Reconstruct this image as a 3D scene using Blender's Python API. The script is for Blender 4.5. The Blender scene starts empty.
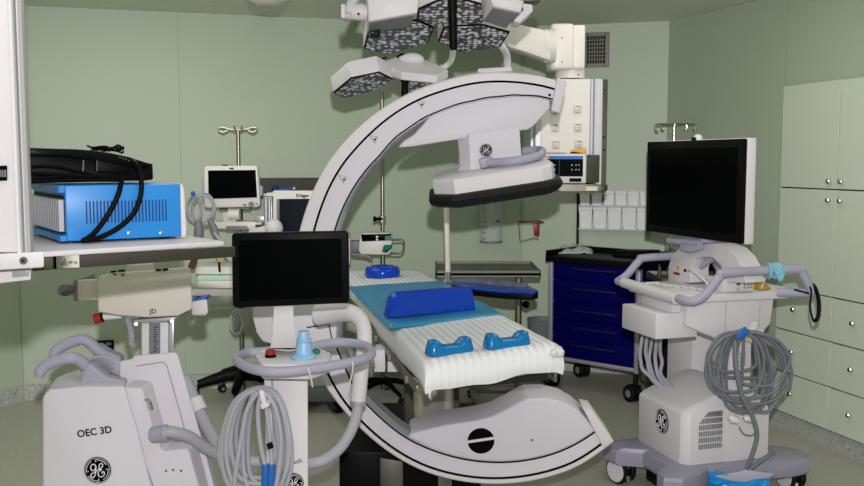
import bpy, bmesh, math, random
from mathutils import Vector, Matrix, noise
random.seed(7)
C = bpy.context.scene.collection
S = bpy.context.scene
V = Vector
PI = math.pi
R = math.radians
# ------------------------------------------------------------------ camera model
FPX, HC = 930.0, 1.55
TH = math.atan(83 / FPX)
def ray(px, py):
    u = (px - 432) / FPX; v = (243 - py) / FPX
    c, s = math.cos(TH), math.sin(TH)
    return V((u, c + v * s, -s + v * c))
CAM = V((0, 0, HC))
def at(px, py, Y):
    d = ray(px, py); return CAM + d * (Y / d.y)
def on_z(px, py, z):
    d = ray(px, py); return CAM + d * ((z - HC) / d.z)
class Fr:
    """a local frame; hit() finds where the sight line through a pixel meets a plane of it"""
    def __init__(s, o=(0, 0, 0), rz=0, rx=0, ry=0):
        s.M = Matrix.Translation(V(o)) @ Matrix.Rotation(rz, 4, 'Z') @ Matrix.Rotation(rx, 4, 'X') @ Matrix.Rotation(ry, 4, 'Y')
        s.I = s.M.inverted()
    def hit(s, px, py, ax, val):
        o = s.I @ CAM; d = s.I.to_3x3() @ ray(px, py)
        return o + d * ((val - o[ax]) / d[ax])
    def w(s, x, y, z): return s.M @ V((x, y, z))
# ------------------------------------------------------------------ materials
def lin(c):
    if isinstance(c, str):
        c = [int(c[i:i + 2], 16) / 255 for i in (0, 2, 4)]
        c = [x / 12.92 if x <= .04045 else ((x + .055) / 1.055) ** 2.4 for x in c]
    return tuple(c) + (1,)
MATS = {}
def mat(name, col, rough=.45, metal=0, var=.05, scale=9, bump=0, bscale=60, trans=0, spec=.5, coat=0, emit=None, ior=1.45):
    m = bpy.data.materials.new(name); m.use_nodes = True
    n = m.node_tree.nodes; l = m.node_tree.links; b = n['Principled BSDF']
    tc = n.new('ShaderNodeTexCoord'); nz = n.new('ShaderNodeTexNoise'); nz.inputs['Scale'].default_value = scale
    nz.inputs['Detail'].default_value = 3
    l.new(tc.outputs['Object'], nz.inputs['Vector'])
    mx = n.new('ShaderNodeMix'); mx.data_type = 'RGBA'
    c = lin(col)
    mx.inputs['A'].default_value = tuple(x * (1 - var) for x in c[:3]) + (1,)
    mx.inputs['B'].default_value = tuple(min(1, x * (1 + var)) for x in c[:3]) + (1,)
    l.new(nz.outputs['Fac'], mx.inputs['Factor']); l.new(mx.outputs['Result'], b.inputs['Base Color'])
    b.inputs['Roughness'].default_value = rough; b.inputs['Metallic'].default_value = metal
    b.inputs['Transmission Weight'].default_value = trans; b.inputs['Specular IOR Level'].default_value = spec
    b.inputs['Coat Weight'].default_value = coat; b.inputs['IOR'].default_value = ior
    if bump:
        n2 = n.new('ShaderNodeTexNoise'); n2.inputs['Scale'].default_value = bscale; l.new(tc.outputs['Object'], n2.inputs['Vector'])
        bp = n.new('ShaderNodeBump'); bp.inputs['Strength'].default_value = bump; bp.inputs['Distance'].default_value = .01
        l.new(n2.outputs['Fac'], bp.inputs['Height']); l.new(bp.outputs['Normal'], b.inputs['Normal'])
    if emit:
        b.inputs['Emission Color'].default_value = lin(emit[0]); b.inputs['Emission Strength'].default_value = emit[1]
    MATS[name] = m
    return m
def speckle(name, base, dark, light, scale=160, rough=.5, amt=.5):
    m = mat(name, base, rough); n = m.node_tree.nodes; l = m.node_tree.links; b = n['Principled BSDF']
    src = b.inputs['Base Color'].links[0].from_socket
    tc = [x for x in n if x.type == 'TEX_COORD'][0]
    def layer(src, sc, col, lo, hi):
        v = n.new('ShaderNodeTexNoise'); v.inputs['Scale'].default_value = sc; v.inputs['Detail'].default_value = 2
        l.new(tc.outputs['Object'], v.inputs['Vector'])
        r = n.new('ShaderNodeMapRange'); r.inputs[1].default_value = lo; r.inputs[2].default_value = hi
        l.new(v.outputs['Fac'], r.inputs[0])
        k = n.new('ShaderNodeMath'); k.operation = 'MULTIPLY'; k.inputs[1].default_value = amt; l.new(r.outputs[0], k.inputs[0])
        mx = n.new('ShaderNodeMix'); mx.data_type = 'RGBA'; l.new(k.outputs[0], mx.inputs['Factor']); l.new(src, mx.inputs['A'])
        mx.inputs['B'].default_value = lin(col); return mx.outputs['Result']
    s = layer(src, scale, dark, .55, .68); s = layer(s, scale * .7, light, .6, .72)
    l.new(s, b.inputs['Base Color']); return m
WALL = mat('wall_paint', 'a6b29c', .5, var=.05, scale=1.3, bump=.02, bscale=250)
CEIL = mat('ceiling_paint', 'dde3d2', .6, var=.03, scale=1.5)
SEAM = mat('wall_seam', '94a690', .6)
FLOOR = speckle('floor_vinyl', 'a9a89a', '7b7c71', 'c2c0b2', 90, .42, .45)
COVE = speckle('cove_vinyl', 'a5a7a0', '6e706a', 'c6c7c2', 70, .45, .8)
CAB = mat('cabinet_laminate', 'c6cfbd', .42, var=.03, scale=2)
GAP = mat('dark_gap', '1a1e19', .8)
WHITE = mat('white_enamel', 'd3ced2', .45, var=.02, spec=.35)
LAV = mat('lavender_white_enamel', 'cfc9d2', .5, var=.02, spec=.3)
CREAM = mat('cream_plastic', 'dcd6d0', .4, var=.03)
BEIGE = mat('warm_white_enamel', 'cbc4bc', .38, var=.03)
GREYL = mat('lavender_grey_plastic', 'a3a0b3', .45, var=.04, spec=.3)
GREYB = mat('lavender_grey_base', '908d9f', .4, var=.05)
CABLE = mat('grey_cable', 'a3a2ac', .5, var=.05)
CABLED = mat('dark_grey_cable', '6c7078', .5, var=.08)
GREYM = mat('mid_grey_plastic', '74757a', .5, var=.05)
BLACK = mat('black_plastic', '090909', .45, var=.2, spec=.1)
BLACKM = mat('matte_black_rubber', '0b0b0c', .6, var=.2, spec=.25)
SCREEN = mat('dark_screen', '020404', .3, var=.2, spec=.03)
SCREENB = mat('blue_black_screen', '06101c', .3, var=.3, spec=.15)
DARKST = mat('shaded_steel', '37342a', .55, .2, var=.08)
WORN = mat('worn_steel', '6f6d63', .5, .35, var=.08)
SATIN = mat('satin_steel', 'd2cec2', .22, .75, var=.05)
CHROME = mat('chrome', 'c9c7c0', .18, 1, var=.04)
STEEL = mat('brushed_steel', '8c887c', .33, .95, var=.08, scale=20)
STEELD = mat('dull_steel', '5f5d54', .45, .8, var=.1, scale=15)
ALU = mat('anodised_aluminium', 'b4b3bb', .38, .55, var=.04)
BLUEBOX = mat('blue_enamel', '2484d2', .38, var=.04, coat=.2)
BLUED = mat('dark_slot', '0a2a66', .6)
BLUECART = mat('navy_enamel', '02024c', .55, var=.08, spec=.06)
NAVYSLOT = mat('navy_slot', '02022e', .6)
GELB = mat('blue_gel', '0540b4', .16, var=.1, trans=.1, coat=.15, spec=.3)
GELC = mat('cyan_gel', '0873b4', .14, var=.15, trans=.12, coat=.25, spec=.3)
MATT = mat('teal_gel_mat', '2f83ad', .38, var=.06, bump=.15, bscale=14)
RED = mat('red_plastic', 'a01c1c', .4)
DRED = mat('dark_red_plastic', '7c1220', .4)
GREEN = mat('green_plastic', '12705e', .5)
YEL = mat('yellow_plastic', 'd8a412', .5)
AMBER = mat('amber_film', 'd0a02c', .35, trans=.3)
SKYB = mat('pale_blue_plastic', '8fb6de', .35)
BLUEP = mat('blue_plastic', '1f5fae', .45)
TISSUE = mat('blue_nonwoven', '7fb9cf', .8, bump=.3, bscale=60)
BAGB = mat('blue_bag_film', '1583c8', .3, var=.2, bump=.5, bscale=30)
LABELW = mat('label_white', 'cfcdbf', .6)
PAPERC = mat('clear_film', 'd6d7d2', .2, trans=.08, var=.1, bump=.4, bscale=40)
CLEAR = mat('clear_plastic', 'd5ded6', .08, var=.02)
CLEAR.node_tree.nodes['Principled BSDF'].inputs['Alpha'].default_value = .22
FROST = mat('frosted_bin', 'e2e5e1', .22, var=.03, coat=.3)
BROWN = mat('brown_plastic', '54301c', .5)
INK = mat('black_ink', '050506', .7, spec=.06)
PALE = mat('pale_print', 'e8e6ee', .5)
BONE = mat('ivory_rod', 'd8d3bd', .4)
def led_mat():
    m = mat('led_lens_array', '1b1a1f', .3); n = m.node_tree.nodes; l = m.node_tree.links; b = n['Principled BSDF']
    tc = n.new('ShaderNodeTexCoord'); v = n.new('ShaderNodeTexVoronoi'); v.inputs['Scale'].default_value = 44; v.inputs['Randomness'].default_value = .6
    l.new(tc.outputs['Object'], v.inputs['Vector'])
    r = n.new('ShaderNodeMapRange'); r.inputs[1].default_value = .36; r.inputs[2].default_value = .52; r.inputs[3].default_value = 1; r.inputs[4].default_value = 0
    l.new(v.outputs['Distance'], r.inputs[0])
    nz = n.new('ShaderNodeTexNoise'); nz.inputs['Scale'].default_value = 55; l.new(tc.outputs['Object'], nz.inputs['Vector'])
    q = n.new('ShaderNodeMapRange'); q.inputs[1].default_value = .28; q.inputs[2].default_value = .46; l.new(nz.outputs['Fac'], q.inputs[0])
    k = n.new('ShaderNodeMath'); k.operation = 'MULTIPLY'; l.new(r.outputs[0], k.inputs[0]); l.new(q.outputs[0], k.inputs[1])
    mx = n.new('ShaderNodeMix'); mx.data_type = 'RGBA'; mx.inputs['A'].default_value = lin('4d4b53'); mx.inputs['B'].default_value = lin('f2eef2')
    l.new(k.outputs[0], mx.inputs['Factor']); l.new(mx.outputs['Result'], b.inputs['Base Color'])
    return m
LED = led_mat()
def sheet_mat():
    m = mat('striped_cotton_sheet', 'e9e9ec', .75, bump=.2, bscale=16); n = m.node_tree.nodes; l = m.node_tree.links; b = n['Principled BSDF']
    uv = n.new('ShaderNodeUVMap'); sp = n.new('ShaderNodeSeparateXYZ'); l.new(uv.outputs[0], sp.inputs[0])
    k = n.new('ShaderNodeMath'); k.operation = 'MULTIPLY'; k.inputs[1].default_value = 2 * PI * 17; l.new(sp.outputs[1], k.inputs[0])
    s = n.new('ShaderNodeMath'); s.operation = 'SINE'; l.new(k.outputs[0], s.inputs[0])
    r = n.new('ShaderNodeMapRange'); r.inputs[1].default_value = -.35; r.inputs[2].default_value = .35; l.new(s.outputs[0], r.inputs[0])
    fd = n.new('ShaderNodeMapRange'); fd.inputs[1].default_value = .985; fd.inputs[2].default_value = 1.006; fd.inputs[3].default_value = 0; fd.inputs[4].default_value = .8; l.new(sp.outputs[0], fd.inputs[0])
    ad = n.new('ShaderNodeMath'); ad.operation = 'ADD'; ad.use_clamp = True; l.new(r.outputs[0], ad.inputs[0]); l.new(fd.outputs[0], ad.inputs[1])
    mx = n.new('ShaderNodeMix'); mx.data_type = 'RGBA'; mx.inputs['A'].default_value = lin('d0d0d4'); mx.inputs['B'].default_value = lin('e4e3e7')
    l.new(ad.outputs[0], mx.inputs['Factor']); l.new(mx.outputs['Result'], b.inputs['Base Color'])
    return m
SHEET = sheet_mat()
# ------------------------------------------------------------------ mesh builder
def cr(pts, n=8, closed=False):
    """smooth curve through points"""
    pts = [V(p) for p in pts]; out = []; N = len(pts)
    for i in range(N if closed else N - 1):
        if closed: p0, p1, p2, p3 = pts[i - 1], pts[i], pts[(i + 1) % N], pts[(i + 2) % N]
        else: p0, p1, p2, p3 = pts[max(i - 1, 0)], pts[i], pts[i + 1], pts[min(i + 2, N - 1)]
        for k in range(n):
            t = k / n
            out.append(.5 * ((2 * p1) + (p2 - p0) * t + (2 * p0 - 5 * p1 + 4 * p2 - p3) * t * t + (3 * p1 - p0 - 3 * p2 + p3) * t ** 3))
    if not closed: out.append(pts[-1])
    return out
def circ(r, n=24, c=(0, 0), sx=1, sy=1, a0=0):
    return [(c[0] + r * sx * math.cos(a0 + 2 * PI * i / n), c[1] + r * sy * math.sin(a0 + 2 * PI * i / n)) for i in range(n)]
def rrect(w, h, r, n=4, c=(0, 0)):
    o = []
    for cx, cy, a in ((w / 2 - r, h / 2 - r, 0), (-w / 2 + r, h / 2 - r, 90), (-w / 2 + r, -h / 2 + r, 180), (w / 2 - r, -h / 2 + r, 270)):
        for i in range(n + 1):
            t = R(a + 90 * i / n); o.append((c[0] + cx + r * math.cos(t), c[1] + cy + r * math.sin(t)))
    return o
class MB:
    def __init__(s, M=None, m=None):
        s.bm = bmesh.new(); s.M = M or Matrix.Identity(4); s.mats = []; s.cur = 0; s.uvs = False
        if m: s.use(m)
    def use(s, m):
        if m not in s.mats: s.mats.append(m)
        s.cur = s.mats.index(m); return s
    def add(s, verts, faces, M=None):
        T = s.M @ M if M else s.M
        vs = [s.bm.verts.new(T @ V(v)) for v in verts]
        for f in faces:
            try: g = s.bm.faces.new([vs[i] for i in f]); g.material_index = s.cur; g.smooth = True
            except ValueError: pass
        return s
    def merge(s, b, M=None):
        b.verts.index_update()
        s.add([v.co.copy() for v in b.verts], [[v.index for v in f.verts] for f in b.faces], M); b.free(); return s
    def box(s, lo, hi, bev=0, seg=2, M=None):
        lo, hi = V(lo), V(hi); b = bmesh.new(); bmesh.ops.create_cube(b, size=1)
        for v in b.verts: v.co = V([(lo[i] + hi[i]) / 2 + v.co[i] * abs(hi[i] - lo[i]) for i in range(3)])
        if bev: bmesh.ops.bevel(b, geom=b.edges[:], offset=bev, segments=seg, affect='EDGES', profile=.5, clamp_overlap=True)
        return s.merge(b, M)
    def prism(s, poly, d, bev=0, seg=2, M=None):
        """closed polygon of 3-D points pushed along d"""
        d = V(d); b = bmesh.new(); vs = [b.verts.new(V(p)) for p in poly]; f = b.faces.new(vs)
        r = bmesh.ops.extrude_face_region(b, geom=[f])
        for v in [e for e in r['geom'] if isinstance(e, bmesh.types.BMVert)]: v.co += d
        bmesh.ops.recalc_face_normals(b, faces=b.faces[:])
        if bev:
            ed = [e for e in b.edges if len(e.link_faces) == 2 and e.calc_face_angle(0) > .5]
            bmesh.ops.bevel(b, geom=ed, offset=bev, segments=seg, affect='EDGES', profile=.5, clamp_overlap=True)
        return s.merge(b, M)
    def hull(s, pts, bev=0, seg=2, M=None):
        b = bmesh.new()
        for p in pts: b.verts.new(V(p))
        r = bmesh.ops.convex_hull(b, input=b.verts[:])
        bmesh.ops.delete(b, geom=[g for g in r['geom_interior'] if isinstance(g, bmesh.types.BMVert)], context='VERTS') if r['geom_interior'] else None
        bmesh.ops.dissolve_limit(b, angle_limit=.02, verts=b.verts[:], edges=b.edges[:])
        bmesh.ops.recalc_face_normals(b, faces=b.faces[:])
        if bev: bmesh.ops.bevel(b, geom=b.edges[:], offset=bev, segments=seg, affect='EDGES', profile=.5, clamp_overlap=True)
        return s.merge(b, M)
    def tube(s, path, r, seg=10, closed=False, sx=1, up=None, M=None, caps=True):
        """round tube along a path; r a number or one per point"""
        P = [V(p) for p in path]; N = len(P); rs = r if hasattr(r, '__len__') else [r] * N
        T = []
        for i in range(N):
            if closed: t = P[(i + 1) % N] - P[i - 1]
            else: t = P[min(i + 1, N - 1)] - P[max(i - 1, 0)]
            T.append(t.normalized() if t.length > 1e-9 else V((0, 0, 1)))
        u = V(up) if up else (V((0, 0, 1)) if abs(T[0].z) < .9 else V((1, 0, 0)))
        u = (u - T[0] * u.dot(T[0])).normalized(); vs = []; fs = []
        for i in range(N):
            if i:
                u = u - T[i] * u.dot(T[i])
                u = u.normalized() if u.length > 1e-6 else T[i].orthogonal().normalized()
            w = T[i].cross(u)
            for k in range(seg):
                a = 2 * PI * k / seg; vs.append(P[i] + (u * math.cos(a) + w * math.sin(a) * sx) * rs[i])
        for i in range(N if closed else N - 1):
            for k in range(seg):
                j = (i + 1) % N; k2 = (k + 1) % seg
                fs.append([i * seg + k, j * seg + k, j * seg + k2, i * seg + k2][::-1])
        if caps and not closed:
            fs.append(list(range(seg))); fs.append([(N - 1) * seg + k for k in range(seg)][::-1])
        return s.add(vs, fs, M)
    def cyl(s, a, b, r, r2=None, seg=20, M=None):
        return s.tube([a, b], [r, r if r2 is None else r2], seg, M=M)
    def lathe(s, prof, seg=28, M=None):
        """profile of (radius, height) turned about local z"""
        vs = []; fs = []
        for r, z in prof:
            for k in range(seg):
                a = 2 * PI * k / seg; vs.append((r * math.cos(a), r * math.sin(a), z))
        for i in range(len(prof) - 1):
            for k in range(seg):
                k2 = (k + 1) % seg; fs.append([i * seg + k, i * seg + k2, (i + 1) * seg + k2, (i + 1) * seg + k])
        if prof[0][0] > 1e-5: fs.append(list(range(seg))[::-1])
        if prof[-1][0] > 1e-5: fs.append([(len(prof) - 1) * seg + k for k in range(seg)])
        return s.add(vs, fs, M)
    def loft(s, rings, caps=True, M=None, closed=False):
        n = len(rings[0]); vs = [p for r in rings for p in r]; fs = []
        K = len(rings)
        for i in range(K if closed else K - 1):
            j = (i + 1) % K
            for k in range(n):
                k2 = (k + 1) % n; fs.append([i * n + k, i * n + k2, j * n + k2, j * n + k])
        if caps and not closed: fs.append(list(range(n))[::-1]); fs.append([(K - 1) * n + k for k in range(n)])
        return s.add(vs, fs, M)
    def ball(s, c, r, M=None, seg=16):
        rr = V(r) if hasattr(r, '__len__') else V((r, r, r)); b = bmesh.new()
        bmesh.ops.create_uvsphere(b, u_segments=seg, v_segments=max(6, seg // 2), radius=1)
        for v in b.verts: v.co = V([c[i] + v.co[i] * rr[i] for i in range(3)])
        return s.merge(b, M)
ORG = {}
def obj(name, mb, parent=None, angle=38):
    bm = mb.bm
    bmesh.ops.remove_doubles(bm, verts=bm.verts[:], dist=1e-6)
    bmesh.ops.recalc_face_normals(bm, faces=bm.faces[:])
    me = bpy.data.meshes.new(name)
    if parent is not None: org = ORG[parent.name]
    else:
        co = [v.co for v in bm.verts]
        org = V(((min(c.x for c in co) + max(c.x for c in co)) / 2, (min(c.y for c in co) + max(c.y for c in co)) / 2, min(c.z for c in co)))
    bmesh.ops.translate(bm, vec=-org, verts=bm.verts[:])
    bm.to_mesh(me); bm.free()
    for m in mb.mats: me.materials.append(m)
    me.set_sharp_from_angle(angle=R(angle))
    o = bpy.data.objects.new(name, me); C.objects.link(o)
    if parent is not None: o.parent = parent
    else: o.location = org
    ORG[o.name] = org.copy()
    return o
def tag(o, label, cat, group=None, kind=None):
    if label: o['label'] = label
    if cat: o['category'] = cat
    if group: o['group'] = group
    if kind: o['kind'] = kind
    return o
def thing(name, label, cat, loc, group=None):
    o = bpy.data.objects.new(name, None); C.objects.link(o); o.empty_display_size = .05
    o.location = V(loc); ORG[o.name] = V(loc)
    return tag(o, label, cat, group)
def dup(root, delta, label):
    """copy of a thing with copies of its parts and sub-parts"""
    r = root.copy(); C.objects.link(r); r.location = root.location + V(delta); r['label'] = label
    ORG[r.name] = V(r.location)
    for ch in list(root.children):
        c = ch.copy(); C.objects.link(c); c.parent = r
        for g in list(ch.children):
            d = g.copy(); C.objects.link(d); d.parent = c
    return r
def struct(name, mb, parent=None):
    o = obj(name, mb, parent)
    if parent is None: o['kind'] = 'structure'
    return o
def text_mb(mb, body, M, size, depth=.0012, bold=0):
    """lettering in local x-y of M, facing +z, centred"""
    cu = bpy.data.curves.new('lettering', 'FONT'); cu.body = body; cu.size = size; cu.align_x = 'CENTER'; cu.align_y = 'CENTER'
    cu.extrude = depth; cu.offset = bold; cu.resolution_u = 3
    o = bpy.data.objects.new('lettering', cu); C.objects.link(o)
    dg = bpy.context.evaluated_depsgraph_get(); me = o.evaluated_get(dg).to_mesh()
    mb.add([v.co.copy() for v in me.vertices], [list(p.vertices) for p in me.polygons], M)
    o.evaluated_get(dg).to_mesh_clear(); bpy.data.objects.remove(o); bpy.data.curves.remove(cu)
def plane_M(o, x, z):
    """matrix with local x along x, local z along normal z"""
    x = V(x).normalized(); z = V(z); z = (z - x * z.dot(x)).normalized(); y = z.cross(x)
    M = Matrix((x, y, z)).transposed().to_4x4(); M.translation = V(o); return M
def badge(mb, M, r):
    """round black emblem with a white ring, four curls and a script monogram, facing local +z"""
    mb.use(INK); mb.lathe([(r, 0), (r, .003), (r * .985, .0035)], 40, M)
    mb.use(PALE)
    z = .0042
    def stroke(pts, w, n=8):
        P = cr([(x * r, y * r, z) for x, y in pts], n); mb.tube(P, w * r, 6, sx=1, M=M)
    ring = [(r * .93 * math.cos(a * PI / 24), r * .93 * math.sin(a * PI / 24), .0036) for a in range(48)]
    mb.tube(ring, r * .016, 6, closed=True, M=M)
    for k in range(4):
        a0 = k * PI / 2 + .5
        stroke([(.80 * math.cos(a0 + t), .80 * math.sin(a0 + t)) for t in (0, .3, .6, .9, 1.15)] + [(.64 * math.cos(a0 + 1.12), .64 * math.sin(a0 + 1.12))], .022, 4)
    g = [(-.08, .30), (-.16, .46), (-.34, .46), (-.46, .26), (-.40, .04), (-.24, .02), (-.10, .20), (-.06, .34), (-.10, .02), (-.18, -.32), (-.34, -.52), (-.50, -.44), (-.46, -.26), (-.26, -.14), (-.04, -.04), (.10, .08)]
    e = [(.10, .08), (.30, .16), (.44, .34), (.38, .50), (.24, .46), (.16, .26), (.20, .08), (.32, .02), (.14, -.06), (.04, -.26), (.12, -.46), (.30, -.50), (.48, -.36), (.50, -.16), (.38, -.12), (.34, -.26)]
    stroke(g, .037, 5); stroke(e, .037, 5)
def caster(name, top, h, parent, m=BLACKM, hub=GREYM, wr=.03, ang=0.0, twin=True):
    """swivel caster: fork and wheel, standing on the floor under top"""
    x, y, z = top; c, s = math.cos(ang), math.sin(ang); w = V((c, s, 0)); t = V((-s, c, 0)); off = t * wr * .5
    mb = MB(m=m); mb.cyl((x, y, z), (x, y, z - max(.01, h - 1.6 * wr)), wr * .3, seg=12)
    mb.hull([V((x, y, h - .2 * wr if False else 1.75 * wr)) + w * a + t * b + V((0, 0, dz)) for a in (-wr * .55, wr * .55) for b, dz in ((-wr * .4, .3 * wr), (wr * .9, .3 * wr), (wr * .9, -.2 * wr), (-wr * .3, -.1 * wr))], wr * .08)
    f = obj(name, mb, parent)
    wb = MB(m=m); cen = V((x, y, wr + .001)) + off
    for sg in ((-1, 1) if twin else (0,)):
        wc = cen + w * sg * wr * .42; hw = wr * (.3 if twin else .42)
        wb.use(m); wb.tube([wc - w * hw, wc - w * hw * .7, wc + w * hw * .7, wc + w * hw], [wr * .9, wr, wr, wr * .9], 22)
        wb.use(hub)
        for q in (-1, 1): wb.cyl(wc + w * hw * q, wc + w * hw * q * 1.06, wr * (.45 if twin else .8), seg=20)
    obj('wheel', wb, f)
    return f
FLASH, FSTR, AREA, WORLD, EXPO = 19.5, 1.0, 16.0, .3, 0.0
# ------------------------------------------------------------------ room shell
ZC = 2.515
A = V((-2.645, 5.916, 0)); B = V((.662, 6.88, 0)); Cn = V((1.653, 6.59, 0))
D = Cn + V((.287, -.958, 0)) * 8.2
L0 = A + V((-.45, -.85, 0)) * 1.1; L1 = L0 + V((.287, -.958, 0)) * 6.2
UP = V((0, 0, ZC))
def wall(name, a, b, base, over=.0):
    d = (b - a).normalized(); n = V((-d.y, d.x, 0))          # outward (room lies to the right of a->b)
    mb = MB(m=WALL); mb.prism([a, b, b + UP, a + UP], n * .09); struct(name, mb)
    m2 = MB(m=COVE); i = -n
    m2.prism([a + i * .001, a + i * .016, a + i * .016 + V((0, 0, .094)), a + i * .005 + V((0, 0, .1)), a + i * .001 + V((0, 0, .1))], b - a); struct(base, m2)
wall('wall_back', A, B, 'baseboard_back'); wall('wall_back_right', B, Cn, 'baseboard_back_right')
wall('wall_right', Cn, D, 'baseboard_right'); wall('wall_back_left', L0, A, 'baseboard_back_left')
wall('wall_left', L1, L0, 'baseboard_left')
mb = MB(m=FLOOR); mb.box((-4.6, -2.2, -.08), (5, 7.2, 0)); struct('floor', mb)
mb = MB(m=CEIL); mb.box((-4.6, -2.2, ZC + .001), (5, 7.2, ZC + .08)); struct('ceiling', mb)
# lower bulkhead panel of the ceiling along the right wall, with its crease running out of the corner
K = on_z(656, 0, ZC)
kd = (V((K.x, K.y, 0)) - V((Cn.x, Cn.y, 0))).normalized()
e0 = V((Cn.x, Cn.y, ZC)); e1 = e0 + kd * 3.0; e2 = e0 + V((.287, -.958, 0)) * 3.2
mb = MB(m=CEIL); mb.prism([e0, e1, e2 - V((0, 0, .05)) , e0 - V((0, 0, .002))], V((0, 0, .0005))); struct('ceiling_bulkhead', mb)
BW = Fr(A, math.atan2(B.y - A.y, B.x - A.x)); CW = Fr(B, math.atan2(Cn.y - B.y, Cn.x - B.x)); RW = Fr(Cn, math.atan2(-.958, .287))
def seam(name, fr, px, y0, y1):
    p = fr.hit(px, (y0 + y1) / 2, 1, 0); mb = MB(fr.M, SEAM); mb.box((p.x - .0025, -.0012, .1), (p.x + .0025, -.0002, ZC - .001)); struct(name, mb)
seam('trim_1', BW, 180, 20, 230); seam('trim_2', RW, 787, 20, 40)
mb = MB(m=SEAM); d = (B - A).normalized(); mb.box((B.x - .004, B.y - .012, .1), (B.x + .004, B.y - .006, ZC - .001)); struct('trim_3', mb)
mb = MB(m=SEAM); mb.box((A.x - .004, A.y - .008, .1), (A.x + .005, A.y - .003, ZC - .001)); struct('trim_4', mb)
# ------------------------------------------------------------------ built-in cabinets on the right wall
def zr(px, py): return RW.hit(px, py, 1, -.03).z
xl = RW.hit(781.5, 187, 1, -.03).x; xs = RW.hit(838.5, 190, 1, -.03).x
rows = [zr(785, 86), zr(783, 187.5), zr(793, 289.5), zr(779, 328), zr(779, 370), .104]
W_ = xs - xl
def cabinet(x0, x1, label, hinge):
    c = RW.w((x0 + x1) / 2, -.02, .104); t = thing('built_in_cabinet', label, 'cabinet', c)
    mb = MB(RW.M, GAP); mb.box((x0, -.022, .104), (x1, -.002, rows[0])); obj('cabinet_body', mb, t)
    for i in range(5):
        hi, lo = rows[i], rows[i + 1]; g = .006
        mb = MB(RW.M, CAB); mb.box((x0 + (.003 if hinge > 0 else g * .5), -.04, lo + g * .8), (x1 - g * .6, -.0225, hi - .002), .0012, 1)
        p = obj('door' if i < 2 else 'drawer', mb, t)
        if i < 2: kx = (x1 - .05) if hinge > 0 else (x0 + .04); kz = lo + .045 if i == 0 else hi - .055
        else: kx = x0 + .36 * W_; kz = (lo + hi) / 2 + .012
        k = MB(RW.M, CHROME); k.lathe([(.006, 0), (.006, .012), (.013, .016), (.014, .021), (.010, .026), (0, .027)], 16, Matrix.Translation((kx, -.04, kz)) @ Matrix.Rotation(R(90), 4, 'X'))
        obj('knob', k, p)
cabinet(xl, xs, 'whole pale green built-in cabinet of two doors and three drawers beside the workstation', 1)
cabinet(xs, xs + W_ * 1.1, 'pale green built-in cabinet cut off by the right edge of the photo', -1)
# ------------------------------------------------------------------ air vent
t0 = CW.hit(597, 50, 1, 0); a = CW.hit(583.5, 33, 1, 0); b = CW.hit(609, 67, 1, 0)
vt = thing('air_vent', 'square steel air vent grille high on the corner wall above the storage bins', 'vent', CW.w(t0.x, 0, b.z))
mb = MB(CW.M, STEELD); w = .028
for lo, hi in (((a.x, b.z), (a.x + w, a.z)), ((b.x - w, b.z), (b.x, a.z)), ((a.x + w, a.z - w), (b.x - w, a.z)), ((a.x + w, b.z), (b.x - w, b.z + w))):
    mb.box((lo[0], -.014, lo[1]), (hi[0], -.001, hi[1]), .002, 1)
obj('vent_frame', mb, vt)
mb = MB(CW.M, GAP); mb.box((a.x + w, -.004, b.z + w), (b.x - w, -.001, a.z - w)); obj('vent_backing', mb, vt)
mb = MB(CW.M, STEELD); n = 7
for i in range(1, n):
    x = a.x + w + (b.x - a.x - 2 * w) * i / n; z = b.z + w + (a.z - b.z - 2 * w) * i / n
    mb.box((x - .0025, -.011, b.z + w), (x + .0025, -.006, a.z - w)); mb.box((a.x + w, -.010, z - .0025), (b.x - w, -.005, z + .0025))
obj('grille', mb, vt)
# ------------------------------------------------------------------ mobile C-arm
root = thing('mobile_c_arm', 'white mobile c-arm x-ray machine with a large semicircular arc around the operating table', 'x-ray machine', (-.75, 3.15, 0))
cpx = (495, 278)
CF = Fr(at(*cpx, 3.5), 0, R(5), R(-10))
def CL(px, py, y=0): return CF.hit(px, py, 1, y)
def interp(tab, a):
    for (a0, v0), (a1, v1) in zip(tab, tab[1:]):
        if a <= a1:
            t = max(0, (a - a0) / (a1 - a0)); t = t * t * (3 - 2 * t); return v0 + (v1 - v0) * t
    return tab[-1][1]
t_out = [(70, 207), (90, 206), (109, 204), (140, 203), (165, 201), (220, 201), (254, 206), (290, 206), (308, 202)]
t_rim = [(70, 8), (109, 9), (140, 12), (165, 13), (200, 9), (225, 5), (308, 5)]
t_lin = [(70, 189), (76, 188), (82, 185.5), (90, 182), (99, 179), (111, 176.5), (123, 173.5), (135, 169), (165, 168), (205, 174), (225, 181), (245, 184), (290, 186), (308, 184)]
def pol(a, r, y=0):
    return CL(cpx[0] + r * math.cos(R(a)), cpx[1] - r * math.sin(R(a)), 0) + V((0, y, 0))
NA = 90; A0, A1 = 71, 306
sec = {'rim': [], 'gro': [], 'face': [], 'lin': [], 'inn': []}
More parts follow.
